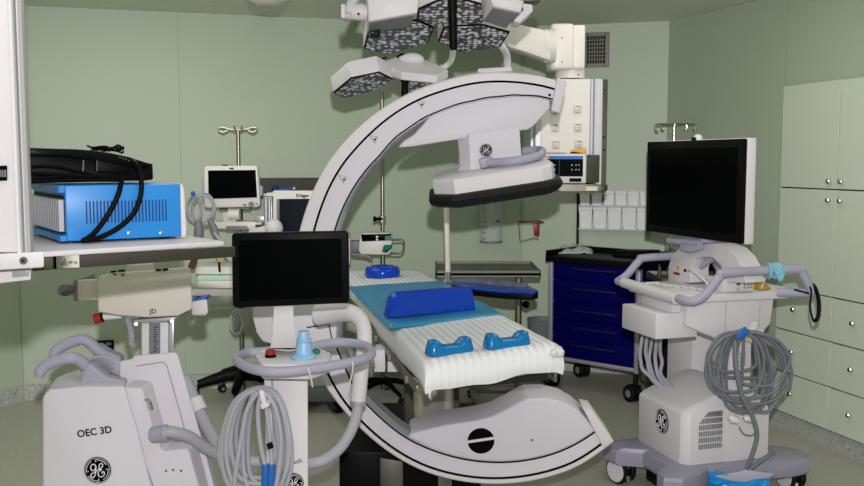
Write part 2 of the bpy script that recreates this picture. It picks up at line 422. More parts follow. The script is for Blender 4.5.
for i in range(NA + 1):
    a = A0 + (A1 - A0) * i / NA; ro = interp(t_out, a); rm = interp(t_rim, a); li = interp(t_lin, a)
    sec['rim'].append([pol(a, ro - rm + .15, .001), pol(a, ro - rm + .15, -.006), pol(a, ro - 1.5, -.006), pol(a, ro, 0), pol(a, ro, .092), pol(a, ro - 3, .098), pol(a, ro - rm + .15, .099)])
    sec['gro'].append([pol(a, ro - rm - 2, -.001), pol(a, ro - rm + .3, -.001), pol(a, ro - rm + .3, .004), pol(a, ro - rm - 2, .004)])
    sec['face'].append([pol(a, li, 0), pol(a, ro - rm, 0), pol(a, ro - rm, .098), pol(a, li, .098)])
    sec['lin'].append([pol(a, li - 1.6, -.001), pol(a, li, -.001), pol(a, li, .004), pol(a, li - 1.6, .004)])
    sec['inn'].append([pol(a, li - 1.8, 0), pol(a, li - .2, 0), pol(a, li - .2, .0985), pol(a, li - 2, .098), pol(a, li - 6, .085), pol(a, li - 6, .02)])
mb = MB(CF.M)
mb.use(WHITE).loft(sec['rim']); mb.use(LAV).loft(sec['face']); mb.use(ALU).loft(sec['inn']); mb.use(INK).loft(sec['gro']).loft(sec['lin'])
arc = obj('c_arc', mb, root)
# small warning triangles printed along the arc
mb = MB(CF.M)
for px, py in ((374, 139), (343, 179), (421, 104)):
    mb.use(INK); q = [CL(px - 5, py - 5), CL(px + 3.5, py - 1.5), CL(px + 1, py + 4)]
    q = [p + V((0, -.0012, 0)) for p in q]; mb.tube(q, .0012, 6, closed=True); mb.ball(q[0] * .15 + q[1] * .4 + q[2] * .45, .004)
obj('warning_mark', mb, arc)
mb = MB(CF.M, LAV); mb.prism([CL(*p, -.012) for p in ((557, 77.5), (567.5, 81), (560, 113.5), (551, 111))], (0, .125, 0), .006); obj('end_cap', mb, arc)
mb = MB(CF.M, WHITE); mb.prism([CL(*p, -.012) for p in ((583, 409), (593, 411), (612, 438), (609, 446), (603, 448))], (0, .125, 0), .006); obj('end_cap', mb, arc)
mb = MB(CF.M, BLACK)
for p in ((552, 84), (549.5, 95), (598, 433), (601, 440)):
    q = CL(*p, 0); mb.cyl(q + V((0, -.004, 0)), q + V((0, .002, 0)), .005, seg=12)
obj('screw', mb, arc)
# detector: fairing, neck, plate, bumper, handle
up = [(a, interp(t_lin, a) - 1) for a in (111, 104, 97, 90, 84, 78, 73)]
poly = [CL(*p) for p in ((397, 148), (404, 141), (414, 134.5))] + [pol(a, r) for a, r in up] + [CL(*p) for p in ((551, 108), (534, 126), (528, 130), (519, 131), (460, 139.5), (440, 142.5), (412, 147))]
mb = MB(CF.M, LAV); mb.prism([p + V((0, .004, 0)) for p in poly], (0, .14, 0), .008, 2)
fair = obj('detector_fairing', mb, root)
mb = MB(CF.M, LAV)
def ringp(pts, y): return [CL(*p, 0) + V((0, y, 0)) for p in pts]
f1, f2 = ringp(((469, 134), (519, 126), (520, 143), (521.5, 158), (524, 172), (471.5, 178), (470.5, 168), (469.8, 155)), -.01), ringp(((458, 138), (519, 126), (520, 143), (521.5, 158), (526, 172), (454, 178), (460.5, 168), (460, 155)), .04)
f3 = ringp(((458, 136), (519, 126), (520, 143), (521.5, 158), (526, 172), (452, 178), (460, 168), (460, 155)), .18)
mb.loft([f1, f2, f3]); obj('detector_neck', mb, root, 30)
# flat plate: plan in the local a-y plane, standing on the bumper
bl = CL(434.5, 192.3, 0); brr = CL(552, 174.3, 0)
ax = (brr - bl).normalized(); az = V((-ax.z, 0, ax.x))
Lw = (brr - bl).length
def plan(x, y, z): return bl + ax * x + az * z + V((0, y, 0))
def octo(g, x0=0, x1=None, y0=-.16, y1=.24):
    x1 = Lw if x1 is None else x1; k = .075
    pts = [(x0 + k, y0), (x1 - .05, y0), (x1 - .015, y0 + .025), (x1, y0 + .07), (x1, y1 - .07), (x1 - .07, y1), (x0 + k, y1), (x0, y1 - .1), (x0, y0 + .1)]
    c = ((x0 + x1) / 2, (y0 + y1) / 2); 
    return [(c[0] + (x - c[0]) * (1 - g / ((x1 - x0) / 2)), c[1] + (y - c[1]) * (1 - g / ((y1 - y0) / 2))) for x, y in pts]
mb = MB(CF.M, WHITE)
mb.loft([[plan(x, y, z) for x, y in octo(g)] for g, z in ((.0, .0), (.0, .046), (.004, .053), (.012, .057), (.06, .063))]); obj('detector_plate', mb, root, 25)
mb = MB(CF.M, BLACKM)
mb.loft([[plan(x, y, z) for x, y in octo(g)] for g, z in ((.03, -.052), (.005, -.05), (-.018, -.036), (-.024, -.02), (-.018, -.004), (.0, .001), (.03, .001))]); obj('bumper', mb, root, 25)
mb = MB(CF.M, GREYL)
hp = [CL(484, 162.5, -.03), CL(495, 162.5, -.06), CL(512, 161, -.11), CL(530, 158, -.09), CL(541, 154, -.02), CL(540, 150, .08), CL(524, 151, .12)]
mb.tube(cr(hp, 8), .0155, 12, sx=1.0); q = CL(485, 162.5, -.03); mb.box(q - V((.02, .02, .018)), q + V((.03, .02, .018)), .006); obj('handle', mb, root)
q = CL(486, 150.2, -.012); mb = MB(CF.M); badge(mb, plane_M(q, (.985, 0, -.17), (0, -1, 0)), .0235); obj('maker_emblem', mb, root)
q = plan(.27, -.1605, .02); mb = MB(CF.M, ALU); mb.cyl(q, q + V((0, -.003, 0)), .006, seg=16); obj('plate_button', mb, root)
# x-ray generator at the lower end
lo = [pol(a, interp(t_lin, a) - 1, 0) for a in (296, 288, 280, 272, 264, 256, 250)]
top = [(407, 437), (413, 433), (445, 425), (475, 420.5), (492, 416.5), (510, 407.5), (526, 398.5), (546, 398), (563, 402), (577, 410), (586, 418), (596, 431)]
poly = [CL(*p) for p in top] + lo
mb = MB(CF.M, LAV); mb.prism([p + V((0, -.004, 0)) for p in poly], (0, .18, 0), .012, 3); gen = obj('x_ray_generator', mb, root)
q = CL(481, 441, -.006); mb = MB(CF.M, INK); mb.cyl(q, q + V((0, .004, 0)), .0525, seg=40); mb.use(WHITE)
qa, qb = CL(467.5, 442, -.009), CL(494.5, 438, -.009); mb.tube([qa, (qa + qb) / 2, qb], .006, 8); obj('round_port', mb, gen)
mb = MB(CF.M, CREAM)
for p, s in (((501, 426.5), .016), ((558, 413.5), .02)):
    q = CL(*p, -.006); mb = MB(CF.M, CREAM); mb.box(q - V((s, .001, .003)), q + V((s, .001, .003))); obj('label_plate', mb, gen)
q = CL(532, 440, -.006); mb = MB(CF.M, GREYM); mb.cyl(q, q + V((0, -.003, 0)), .005, seg=12); obj('screw', mb, gen)
# carriage holding the arc, elbow pipe and hose
mb = MB(m=WHITE)
mb.prism([at(*p, 3.5) for p in ((252, 318), (256, 333), (262, 342), (290, 349), (306, 345), (316, 352), (336, 352), (338, 300), (252, 292))], (0, .26, 0), .012)
car = obj('arc_carriage', mb, root)
mb = MB(m=INK); q = [at(*p, 3.496) for p in ((307, 327.5), (329, 324), (333, 345))]; mb.tube(q, .0025, 6); obj('panel_outline', mb, car)
mb = MB(m=WHITE)
P = cr([at(318, 315, 3.25), at(336, 313, 3.22), at(352, 313.5, 3.18), at(362, 322, 3.15), at(364.5, 340, 3.12), at(361, 372, 3.1), at(358, 401, 3.1)], 8)
n = len(P); mb.tube(P, [.038 - .012 * min(1, i / (n * .5)) for i in range(n)], 18)
elb = obj('elbow_pipe', mb, root)
mb = MB(m=ALU); mb.cyl(at(358.2, 400, 3.1), at(358, 404, 3.1), .028, seg=20); obj('pipe_ferrule', mb, elb)
mb = MB(m=CABLE)
mb.tube(cr([at(358.5, 403, 3.1), at(354, 424, 3.05), at(341, 447, 3.0), at(322, 461, 2.95), at(300, 464, 2.95), at(262, 462, 2.98), at(230, 459, 2.95), at(208, 449, 2.9), at(190, 437, 2.85), at(172, 432, 2.82), at(160, 433, 2.82)], 8), .0180, 14)
hose = obj('cable_hose', mb, root)
mb = MB(m=GREYL); mb.cyl(at(154, 434.5, 2.84), at(166, 432.5, 2.82), .026, seg=18); mb.cyl(at(164, 432.8, 2.82), at(168, 432.4, 2.82), .023, seg=18); obj('hose_fitting', mb, hose)
mb = MB(m=CABLE); mb.tube(cr([at(184, 378, 3.12), at(192, 395, 3.1), at(203, 420, 3.06), at(216, 443, 3.0), at(226, 458, 2.96)], 8), .0215, 14); h2 = obj('cable_hose', mb, root)
mb = MB(m=WHITE); mb.cyl(at(194.5, 399, 3.09), at(200, 411, 3.075), .027, seg=18); obj('hose_collar', mb, h2)
# stand: column, cross arm
mb = MB(m=WHITE)
mb.prism([at(*p, 3.06) for p in ((141.5, 322), (168.5, 322), (168.5, 360), (141.5, 360))], at(154, 340, 3.16) - at(155, 340, 3.06), .004)
mb.use(GREYM).prism([at(*p, 3.057) for p in ((149, 323), (160, 323), (160, 356), (149, 356))], (0, .004, 0))
mb.use(INK)
for k in range(12):
    y = 327 + k * 2.4; mb.prism([at(*p, 3.0555) for p in ((153.5, y), (156 + (k % 3 == 0) * 2, y), (156 + (k % 3 == 0) * 2, y + .6), (153.5, y + .6))], (0, .002, 0))
mb.use(ALU).prism([at(*p, 3.04) for p in ((168.5, 322), (174, 322), (174, 356), (168.5, 358))], at(170, 340, 3.16) - at(171, 340, 3.04), .003)
col = obj('lift_column', mb, root)
mb = MB(m=ALU); mb.prism([at(*p, 3.03) for p in ((134, 320), (175, 317), (175, 320.5), (134, 323.5))], (0, .17, 0), .002)
for p in ((136, 324), (172, 321)): mb.cyl(at(*p, 3.03), at(*p, 3.02), .006, seg=12)
obj('column_flange', mb, col)
mb = MB(m=BEIGE)
fr_ = [(97, 282), (99, 276), (113, 273), (188, 267), (191, 270), (192.5, 309), (178, 316), (146, 317.5), (118, 315.5), (98, 312)]
mb.prism([at(*p, 3.0) for p in fr_], at(189, 290, 3.24) - at(191, 290, 3.0), .012, 3); head = obj('cross_arm_head', mb, root)
mb = MB(m=BEIGE); mb.prism([at(*p, 3.05) for p in ((75, 280), (98, 279), (98, 300.5), (75, 300))], at(80, 290, 3.21) - at(80, 290, 3.05), .006); obj('cross_arm_tail', mb, head)
mb = MB(m=GREYM)
mb.prism([at(*p, 3.045) for p in ((73, 281), (77, 279.5), (77, 302), (73, 301))], (0, .17, 0), .004)
ang = [at(73, 288, 3.05), at(66, 287, 3.0), at(60.5, 289, 3.03), at(60, 292, 3.1), at(66, 293, 3.15), at(74, 291, 3.14)]
mb.tube(cr(ang, 6), .011, 8, sx=.6); obj('brake_lever', mb, head)
mb = MB(m=BEIGE); mb.lathe([(.045, 0), (.045, .024), (.041, .028), (.034, .03), (.034, .045)], 28, Matrix.Translation(at(140, 271, 3.1))); obj('arm_dome', mb, head)
mb = MB(m=RED); mb.cyl(at(95, 319, 3.05), at(102, 317.5, 3.05), .0175, seg=18); mb.use(BLACK).cyl(at(101, 317.7, 3.05), at(104, 317, 3.05), .013, seg=18); obj('red_knob', mb, head)
mb = MB(m=WHITE); mb.tube([at(103, 317, 3.05), at(122, 316.5, 3.06)], [.012, .006], 10); obj('knob_shaft', mb, head)
mb = MB(m=BLACK)
for p, w in (((113, 271), 2.5), ((121, 270), 3), ((158, 269.2), 2.5), ((165, 268.8), 2.5)):
    mb.prism([at(p[0] + dx, p[1] + dy, 2.995) for dx, dy in ((-w, 0), (w, -.3), (w, 1.6), (-w, 2))], (0, .01, 0))
mb.use(RED); mb.prism([at(114 + dx, 273.6 + dy, 2.995) for dx, dy in ((-1, 0), (2, 0), (2, 1.5), (-1, 1.5))], (0, .01, 0))
mb.prism([at(122 + dx, 274.2 + dy, 2.995) for dx, dy in ((-1, 0), (2, 0), (2, 1.5), (-1, 1.5))], (0, .01, 0)); obj('status_light', mb, head)
mb = MB(m=INK); text_mb(mb, 'JD', plane_M(at(153, 311.5, 2.998), (1, 0, 0), (0, -1, 0)), .022, .0005); obj('print_mark', mb, head)
mb = MB(m=WHITE); mb.prism([at(*p, 3.12) for p in ((190, 302), (207, 299), (208.5, 312), (206, 315.5), (192, 315.5))], at(200, 300, 3.26) - at(201, 300, 3.12), .006)
mb.use(BLUEP).prism([at(*p, 3.16) for p in ((193, 299), (205, 297.6), (205, 300.5), (193, 301.8))], (0, .08, 0)); obj('cross_arm_block', mb, head)
mb = MB(m=BEIGE); mb.hull([at(188, 289, 3.12), at(188, 296, 3.12), at(186, 289, 3.2), at(186, 296, 3.2), at(246, 289, 3.54), at(246, 296.5, 3.54), at(246, 289, 3.62), at(246, 296.5, 3.62)], .004)
mb.hull([at(238, 287, 3.52), at(262, 287, 3.52), at(262, 325, 3.52), at(250, 306, 3.52), at(238, 287, 3.62), at(262, 287, 3.62), at(262, 325, 3.62), at(250, 306, 3.62)], .004)
obj('cross_arm', mb, root)
sp = []
for i in range(140):
    t = i / 139; c = at(127.5 + 3.5 * t + 2 * math.sin(t * 3), 318 + 26 * t, 3.06); a = t * 2 * PI * 14
    sp.append(c + V((math.cos(a) * .009, math.sin(a) * .009, 0)))
mb = MB(m=CABLE); mb.tube(sp, .0032, 6); obj('coiled_cord', mb, head)
# base cabinet
mb = MB(m=LAV)
mb.hull([at(*p, 2.85) for p in ((42.5, 398), (47, 390), (78, 387), (124, 386), (138, 432), (190, 640), (42.5, 640))] +
        [at(56, 378, 3.05), at(64, 373, 3.1), at(126, 372, 3.1), at(44, 400, 3.1), at(48, 620, 3.2), at(180, 620, 3.2)], .014, 3)
bc = obj('base_cabinet', mb, root)
mb = MB(m=INK); text_mb(mb, 'OEC 3D', plane_M(at(94.5, 432, 2.8485), at(111, 429.6, 2.8485) - at(79, 434.2, 2.8485), (0, -1, 0)), .0312, .0006, .0005); obj('lettering', mb, bc)
mb = MB(); badge(mb, plane_M(at(97.7, 470, 2.849), (1, 0, .06), (0, -1, 0)), .0425); obj('maker_emblem', mb, bc)
mb = MB(m=LAV)
mb.prism([at(*p, 2.97) for p in ((119.5, 361), (132, 359), (134, 355.5), (176, 352), (178.5, 356), (188.5, 392), (204, 446), (216, 492), (235, 600), (119.5, 600))], at(174, 353, 3.27) - at(178, 353, 2.97), .012, 3)
tw = obj('stand_tower', mb, root)
mb = MB(m=LAV)
mb.prism([at(*p, 2.87) for p in ((124, 387), (140, 388.5), (143, 392), (152.5, 426), (161, 449.5), (164, 451), (186, 448.5), (189, 451), (200, 492), (228, 600), (150, 600))], (0, .2, 0), .008, 3)
fd = obj('stepped_fender', mb, root)
mb = MB(m=INK)
for p in ((166, 471), (173, 470), (181, 471)): q = at(*p, 2.868); mb.cyl(q, q + V((0, .003, 0)), .0032, seg=10)
obj('screw_hole', mb, fd)
mb = MB(m=CHROME); q = at(149, 404, 2.95); mb.tube(cr([at(146, 399, 2.866), at(149.5, 402, 2.86), at(151.5, 409, 2.862)], 5), .007, 8); obj('latch', mb, fd)
mb = MB(m=GREYM)
for pts, Y in ((((122, 389), (131, 415), (146, 465), (153, 486)), 2.868), (((136, 366), (163, 362), (167, 366), (182, 420), (196, 470)), 2.968)):
    mb.tube([at(*p, Y) for p in pts], .0011, 5)
obj('panel_seam', mb, tw)
# push handles with their mounting bracket
def grip(name, px, Y, par, r=.0185):
    P = cr([at(*p, Y + d) for p, d in px], 8); n = len(P)
    mb = MB(m=GREYL); mb.tube(P, [r * (.75 + .25 * min(1, i / 6)) * (1 + .25 * max(0, (i / n - .6))) for i in range(n)], 14); return obj(name, mb, par)
g1 = grip('push_handle', [((39.5, 377), 0), ((41, 371), 0), ((47, 365), 0), ((58, 360.5), .0), ((70, 358), .0), ((79, 360), .02), ((87, 367), .04), ((94, 375), .06)], 2.92, root)
mb = MB(m=GREYL)
mb.prism([at(*p, 2.93) for p in ((78, 387.5), (80.5, 378), (84, 368), (90, 363), (96, 369), (106, 377), (123, 381), (123.5, 386.5))], (0, .05, 0), .008, 3); obj('handle_bracket', mb, g1)
g2 = grip('push_handle', [((53.5, 358), 0), ((56, 351), 0), ((64, 345.5), 0), ((75, 341), 0), ((83, 339.5), .0), ((90, 343), .0), ((98, 350), .0), ((106, 356), .0)], 3.1, root)
mb = MB(m=GREYL); mb.prism([at(*p, 3.09) for p in ((96, 344), (108, 352), (120, 357), (120, 372), (100, 370), (92, 356))], (0, .05, 0), .008, 3); obj('handle_bracket', mb, g2)
mb = MB(m=CABLE)
for k in range(7):
    o = k * 2.2
    mb.tube(cr([at(80 + o * .6, 372 - o * .5, 3.0 + .006 * k), at(84 + o * .5, 362 + o * .2, 3.0 + .008 * k), at(100, 357 + o, 3.0 + .006 * k), at(113, 359 + o, 3.0), at(120, 363 + o * .9, 3.0)], 6), .0052, 8)
obj('stowed_cable', mb, root)
# hidden wheels under the base
for x, y in ((-1.12, 3.0), (-.72, 3.0), (-1.12, 3.25), (-.72, 3.3)): caster('caster', (x, y, .14), .14, root, GREYM, WHITE, .05, .3)
mb = MB(m=GREYB); mb.box((-1.2, 2.9, .12), (-.62, 3.4, .2), .03, 3); obj('base_plinth', mb, root)
# ------------------------------------------------------------------ supply column at the left edge with its shelf
ZS = 1.37
F1 = on_z(30, 252.5, ZS); F2 = on_z(224, 241, ZS); sd = (F2 - F1).normalized(); sn = V((-sd.y, sd.x, 0))
F0 = F1 - sd * .22
sc = thing('supply_column', 'white supply column with grey rails along the left edge of the photo, holding the shelf', 'ceiling supply unit', (-.95, 1.9, 1.2))
def cpoly(px0, Y0, px1, Y1): return [at(px0, 160, Y0), at(px1, 160, Y1)]
mb = MB(m=WHITE); x0 = at(15, 160, 1.70)
pl = [V((-1.15, 1.70, 0)), V((x0.x, 1.70, 0)), V((x0.x - .13, 1.95, 0)), V((-1.2, 1.95, 0))]
zb = at(15, 253, 1.70).z
mb.prism([p + V((0, 0, zb)) for p in pl], V((0, 0, ZC - zb)), .004); obj('column_body', mb, sc)
mb = MB(m=ALU); xa, xb = at(15.6, 160, 1.70).x, at(30.5, 160, 1.735).x
mb.prism([V((xa, 1.70, zb)), V((xb, 1.735, zb)), V((xb - .115, 1.95, zb)), V((xa - .115, 1.95, zb))], V((0, 0, ZC - zb)), .003)
mb.use(WHITE)
for px, Y in ((18, 1.700), (23.5, 1.710)):
    p = at(px, 160, Y); mb.box((p.x - .004, p.y - .010, zb), (p.x + .003, p.y + .01, ZC - .001), .001, 1)
mb.use(GREYM); p = at(20.8, 160, 1.703); mb.box((p.x - .003, p.y - .004, zb), (p.x + .003, p.y + .01, ZC - .001))
obj('rail_profile', mb, sc)
mb = MB(m=INK); mb.prism([at(*p, 1.695) for p in ((-4, 166), (6.5, 165.5), (6.5, 180.5), (-4, 181))], (0, .004, 0), .0008)
mb.use(GREYM)
for k in range(3): mb.prism([at(*p, 1.693) for p in ((-1 + k * 2.6, 170), (.6 + k * 2.6, 170), (.6 + k * 2.6, 177), (-1 + k * 2.6, 177))], (0, .002, 0))
obj('control_label', mb, sc)
mb = MB(m=WHITE); mb.prism([at(*p, 1.66) for p in ((-6, 254), (44, 251.5), (44, 267.5), (-6, 270.5))], at(44, 260, 1.70) - at(44, 260, 1.66), .003)
br = obj('shelf_bracket', mb, sc)
mb = MB(m=STEEL); q = at(24, 260.5, 1.66); mb.cyl(q, q + V((0, -.004, 0)), .0068, seg=20); mb.use(GAP).cyl(q + V((0, -.0035, 0)), q + V((0, -.0046, 0)), .003, seg=6); obj('screw', mb, br)
mb = MB(m=WHITE); mb.prism([at(*p, 1.7) for p in ((-6, 271), (31, 269), (31, 280), (-6, 284))], at(30, 268, 1.9) - at(31, 268, 1.7), .003)
mb.use(ALU); mb.prism([at(*p, 1.695) for p in ((12, 270), (28, 269), (28, 276), (12, 277.5))], (0, .02, 0), .001); obj('lower_block', mb, sc)
mb = MB(m=WHITE); mb.prism([F0 , F2, F2 + sn * .46, F0 + sn * .46], V((0, 0, -.011)), .002); obj('shelf_board', mb, sc)
F3 = on_z(236, 241.5, ZS)
mb = MB(m=DARKST)
r0 = F1 - V((0, 0, .0115)) + sn * .004; r1 = F3 - V((0, 0, .0115)) + sn * .004
mb.prism([r0, r1, r1 - V((0, 0, .023)), r0 - V((0, 0, .026))], sn * .012, .001)
mb.prism([r0 + sn * .43, r1 + sn * .43, r1 + sn * .43 - V((0, 0, .02)), r0 + sn * .43 - V((0, 0, .02))], sn * .01, .001)
fs = obj('shelf_rail', mb, sc)
mb = MB(m=LABELW); rd = (r1 - r0).normalized(); rn = V((-rd.y, rd.x, 0)); SFr = Fr(r0, math.atan2(rd.y, rd.x)); j = lambda px, dy: r0 + rd * SFr.hit(px, 258, 1, 0).x - V((0, 0, dy)) - rn * .0014
mb.prism([j(56, -.001), j(79, -.001), j(79, .024), j(56, .024)], sn * .001)
mb.use(INK); mb.prism([j(53, -.001), j(56, -.001), j(56, .024), j(53, .024)], sn * .001)
tri = [j(62, .017), j(67.5, .017), j(64.7, .006)]; mb.tube([p - sn * .0006 for p in tri], .0007, 5, closed=True); mb.ball((tri[0] + tri[1] + tri[2]) / 3 - sn * .001, .0014)
text_mb(mb, '40 kg', plane_M(j(72.5, .013) - sn * .0006, sd, -sn), .008, .0003); obj('load_label', mb, fs)
# ------------------------------------------------------------------ blue power unit on the shelf
zf = ZS + .006
b0 = on_z(67, 241.5, zf); b1 = on_z(181.5, 236.3, zf)
BX = Fr((b0.x, b0.y, zf), math.atan2(b1.y - b0.y, b1.x - b0.x)); bw = (b1 - b0).length
bh = BX.hit(67, 185.5, 1, 0).z; bd = .36
bt = thing('power_unit', 'bright blue metal electrical unit with cooling fins and slotted side, on the shelf', 'electrical unit', (b0 + b1) / 2)
mb = MB(BX.M, BLUEBOX)
mb.prism([V(p) for p in ((0, 0, 0), (bw, 0, 0), (bw, 0, bh), (0, 0, bh))], (0, bd, 0), .003)
shell = obj('casing', mb, bt)
mb = MB(BX.M, BLUED)
sx0 = BX.hit(86.5, 210, 1, 0).x; sx1 = BX.hit(166, 210, 1, 0).x; sz1 = BX.hit(120, 200.5, 1, 0).z; sz0 = BX.hit(120, 222.5, 1, 0).z
for k in range(24):
    x = sx0 + (sx1 - sx0) * k / 23; mb.box((x - .0014, -.0006, sz0), (x + .0014, .002, sz1))
obj('vent_slots', mb, shell)
mb = MB(BX.M, CHROME)
for px in (129, 161):
    q = BX.hit(px, 233, 1, 0); mb.lathe([(.004, 0), (.0038, .0012), (.0015, .002), (0, .0021)], 14, Matrix.Translation(q) @ Matrix.Rotation(R(90), 4, 'X'))
obj('screw', mb, shell)
mb = MB(BX.M, GAP); mb.box((-.001, .012, .016), (.0, bd - .01, bh - .022)); mb.use(ALU)
n = 18
for k in range(n):
    y = .018 + (bd - .04) * k / (n - 1); mb.box((-.013, y - .0045, .02), (-.001, y + .0045, bh - .03), .001, 1)
mb.use(BLUEBOX).box((-.014, .0, 0), (0, bd, .013), .001, 1).box((-.014, 0, bh - .016), (0, bd, bh), .001, 1)
obj('heat_sink', mb, bt)
mb = MB(BX.M, WHITE); mb.prism([V(p) for p in ((bw, -.001, -.002), (bw + .010, -.001, -.002), (bw + .012, -.001, .015), (bw + .009, -.001, bh - .012), (bw + .004, -.001, bh + .001), (bw, -.001, bh + .001))], (0, bd + .002, 0), .002); obj('front_panel', mb, bt)
mb = MB(BX.M, BLACKM)
for x in (.03, bw - .03):
    for y in (.03, bd - .03): mb = MB(BX.M, BLACKM); mb.cyl((x, y, -.006), (x, y, 0), .01, seg=14); obj('rubber_foot', mb, bt)
# ------------------------------------------------------------------ black unit with its cables on top
def BH(px, py, y): return BX.hit(px, py, 1, y)
zt = bh + .0005
tr = thing('foot_pedal_unit', 'glossy black plastic pedal unit tangled with its cables, lying on top of the blue unit', 'foot pedal', BX.w(bw * .4, bd * .5, zt))
def strip(pts, y, d, m, bev=.003):
    P = [BH(px, py, y) for px, py in pts]
    for p in P: p.z = max(p.z, zt)
    b_ = MB(BX.M, m); b_.prism(P, (0, d, 0), bev); return b_
GB = mat('gloss_black_plastic', '060607', .3, spec=.12)
obj('top_cover', strip(((22, 147.5), (45, 148.2), (75, 149), (95, 150.5), (112, 153), (130, 157), (145, 162), (153, 164), (153, 167), (140, 168), (120, 164), (96, 160), (60, 156), (22, 156)), .05, .2, GB), tr)
obj('pedal_body', strip(((22, 154), (60, 155), (96, 159), (120, 163), (140, 167), (153, 166), (153.5, 179.5), (148, 180.5), (22, 183.5)), .075, .17, BLACK), tr)
mb = strip(((97, 160), (119, 163), (133, 167), (133, 174), (97, 172)), .058, .02, BLACK, .002); obj('side_block', mb, tr)
mb = MB(BX.M, GREYM); q0, q1 = BH(83.5, 160, .066), BH(83, 171, .066); mb.tube([q0, q1], .0016, 6); q0 = BH(97, 159, .056); q1 = BH(97, 171, .056); mb.tube([q0, q1], .0009, 6); obj('rib', mb, tr)
for pts, r in ((((24, 167), (45, 166), (62, 168), (80, 172), (98, 177)), .0035), (((22, 179.5), (40, 178), (60, 177), (75, 173.5)), .004), (((24, 182), (50, 181), (90, 180), (118, 180)), .0045), (((24, 173), (50, 174), (80, 176), (110, 177)), .0035)):
    mb = MB(BX.M, BLACK); mb.tube(cr([BH(px, py, .055 + .004 * i) for i, (px, py) in enumerate(pts)], 6), r, 8); obj('cable', mb, tr)
mb = MB(BX.M, BLACK)
for k in range(3):
    P = []
    for i in range(22):
        t = i / 21; P.append(BH(90 + 32 * t + 3 * math.sin(t * 9 + k * 2), 150.8 + 2.4 * t - 1.5 * k - 2.2 * abs(math.sin(t * 7 + k)), .12 + .02 * math.sin(t * 11 + k)))
    mb.tube(P, .0028, 6)
mb.tube(cr([BH(108, 151, .1), BH(114, 147.5, .1), BH(118, 145.5, .1), BH(122, 148, .1), BH(119, 151, .1), BH(124, 147, .1)], 5), .0028, 6)
obj('tangled_lead', mb, tr)
for pts in (((131, 160, .07), (135, 163, .03), (139.5, 172, .0), (141.5, 184, -.012), (140, 198, -.013), (133, 214, -.014), (118, 228, -.015), (98, 238, -.017), (84, 243.3, -.03)),
            ((125, 172, .07), (123.5, 176, .03), (121, 183, .0), (119, 192, -.01), (113, 206, -.012), (103, 222, -.013), (92, 235, -.018), (83, 243.3, -.035))):
    P = [BH(px, py, y) for px, py, y in pts]
    for p in P: p.z = max(p.z, .0035 - .006 + .006)
    mb = MB(BX.M, BLACK); mb.tube(cr(P, 8), .0056, 10); obj('hanging_cable', mb, tr)
mb = MB(BX.M, GREYM)
for k in range(6): q = BH(120 + 3 * k, 157.5 + .7 * k + .25 * k * k * .5, .05); mb.ball(q, .0016, seg=8)
obj('strain_relief', mb, tr)
# ------------------------------------------------------------------ touch display on its stand
ts = thing('operator_display_stand', 'white stand with a black touch screen and lavender ring handle, in front of the arc', 'display stand', (-.4, 2.78, 0))
mb = MB(m=BLACK)
scr = [(231.5, 236), (233.5, 233), (345, 231), (348, 233.5), (349, 301), (347.5, 303.2), (236, 308), (232.5, 305.5)]
mb.prism([at(*p, 2.82) for p in scr], (0, .026, 0), .004); dsp = obj('display', mb, ts)
mb = MB(m=SCREEN); mb.prism([at(*p, 2.8185) for p in ((238.5, 240.5), (341.5, 238.5), (342.5, 297), (239.5, 301))], (0, .003, 0)); obj('screen', mb, dsp)
mb = MB(m=WHITE)
def rr(px0, px1, py, Y0, Y1): return [at(px0, py, Y0), at(px1, py, Y0), at(px1, py, Y1), at(px0, py, Y1)]
mb.loft([rr(274, 293.5, 300, 2.85, 2.89), rr(273.5, 293.5, 320, 2.84, 2.88), rr(272.5, 295, 336, 2.80, 2.87), rr(271, 298, 344, 2.77, 2.88), rr(270.5, 300, 348, 2.75, 2.9)])
obj('display_neck', mb, ts)
ZT = .965
mb = MB(m=WHITE); tp = [on_z(*p, ZT) for p in ((255, 355.5), (258.5, 351.5), (272, 348), (300, 346), (322, 348.5), (331, 352.5), (330, 358), (311, 364.5), (262, 364))]
mb.prism([p for p in tp], V((0, 0, -.045)), .006)
tray = obj('control_tray', mb, ts)
mb = MB(m=GREYL)
ring = [on_z(*p, .958) for p in ((237, 358.5), (241, 363.5), (252, 368.5), (268, 371.5), (293, 371), (325, 367), (352, 362), (368, 357), (371.5, 352), (367, 347), (358, 344), (346, 342.5), (332, 342.8), (318, 345.3), (302, 348.5), (280, 350), (260, 352), (246, 353.5))]
mb.tube(cr(ring, 6, True), .0148, 14, closed=True); obj('ring_handle', mb, ts)
jm = Matrix.Translation(on_z(304, 358.5, ZT))
mb = MB(m=SKYB); mb.lathe([(.037, 0), (.038, .006), (.034, .012), (.027, .016), (.024, .034), (.02, .05), (.0225, .052), (.0225, .056), (.018, .06), (.017, .075), (.015, .082), (0, .084)], 26, jm); obj('joystick', mb, ts)
mb = MB(m=RED); mb.lathe([(.012, .006), (.015, .009), (.015, .02), (.010, .024), (0, .025)], 18, Matrix.Translation(on_z(270.5, 357, ZT))); es = obj('stop_button', mb, ts)
mb = MB(m=BLACK); mb.lathe([(.017, 0), (.017, .007), (.011, .008)], 18, Matrix.Translation(on_z(270.5, 357, ZT))); obj('button_collar', mb, es)
mb = MB(m=GREEN); q = on_z(316, 353.5, ZT); mb.ball(q + V((0, 0, .006)), (.014, .014, .010)); obj('green_button', mb, ts)
mb = MB(m=LABELW)
P = cr([on_z(p[0], p[1], ZT + h) for p, h in (((262, 351), .003), ((276, 349.5), .006), ((290, 350.5), .003), ((302, 347.5), .012))], 6); mb.tube(P, .0032, 6); obj('white_lead', mb, ts)
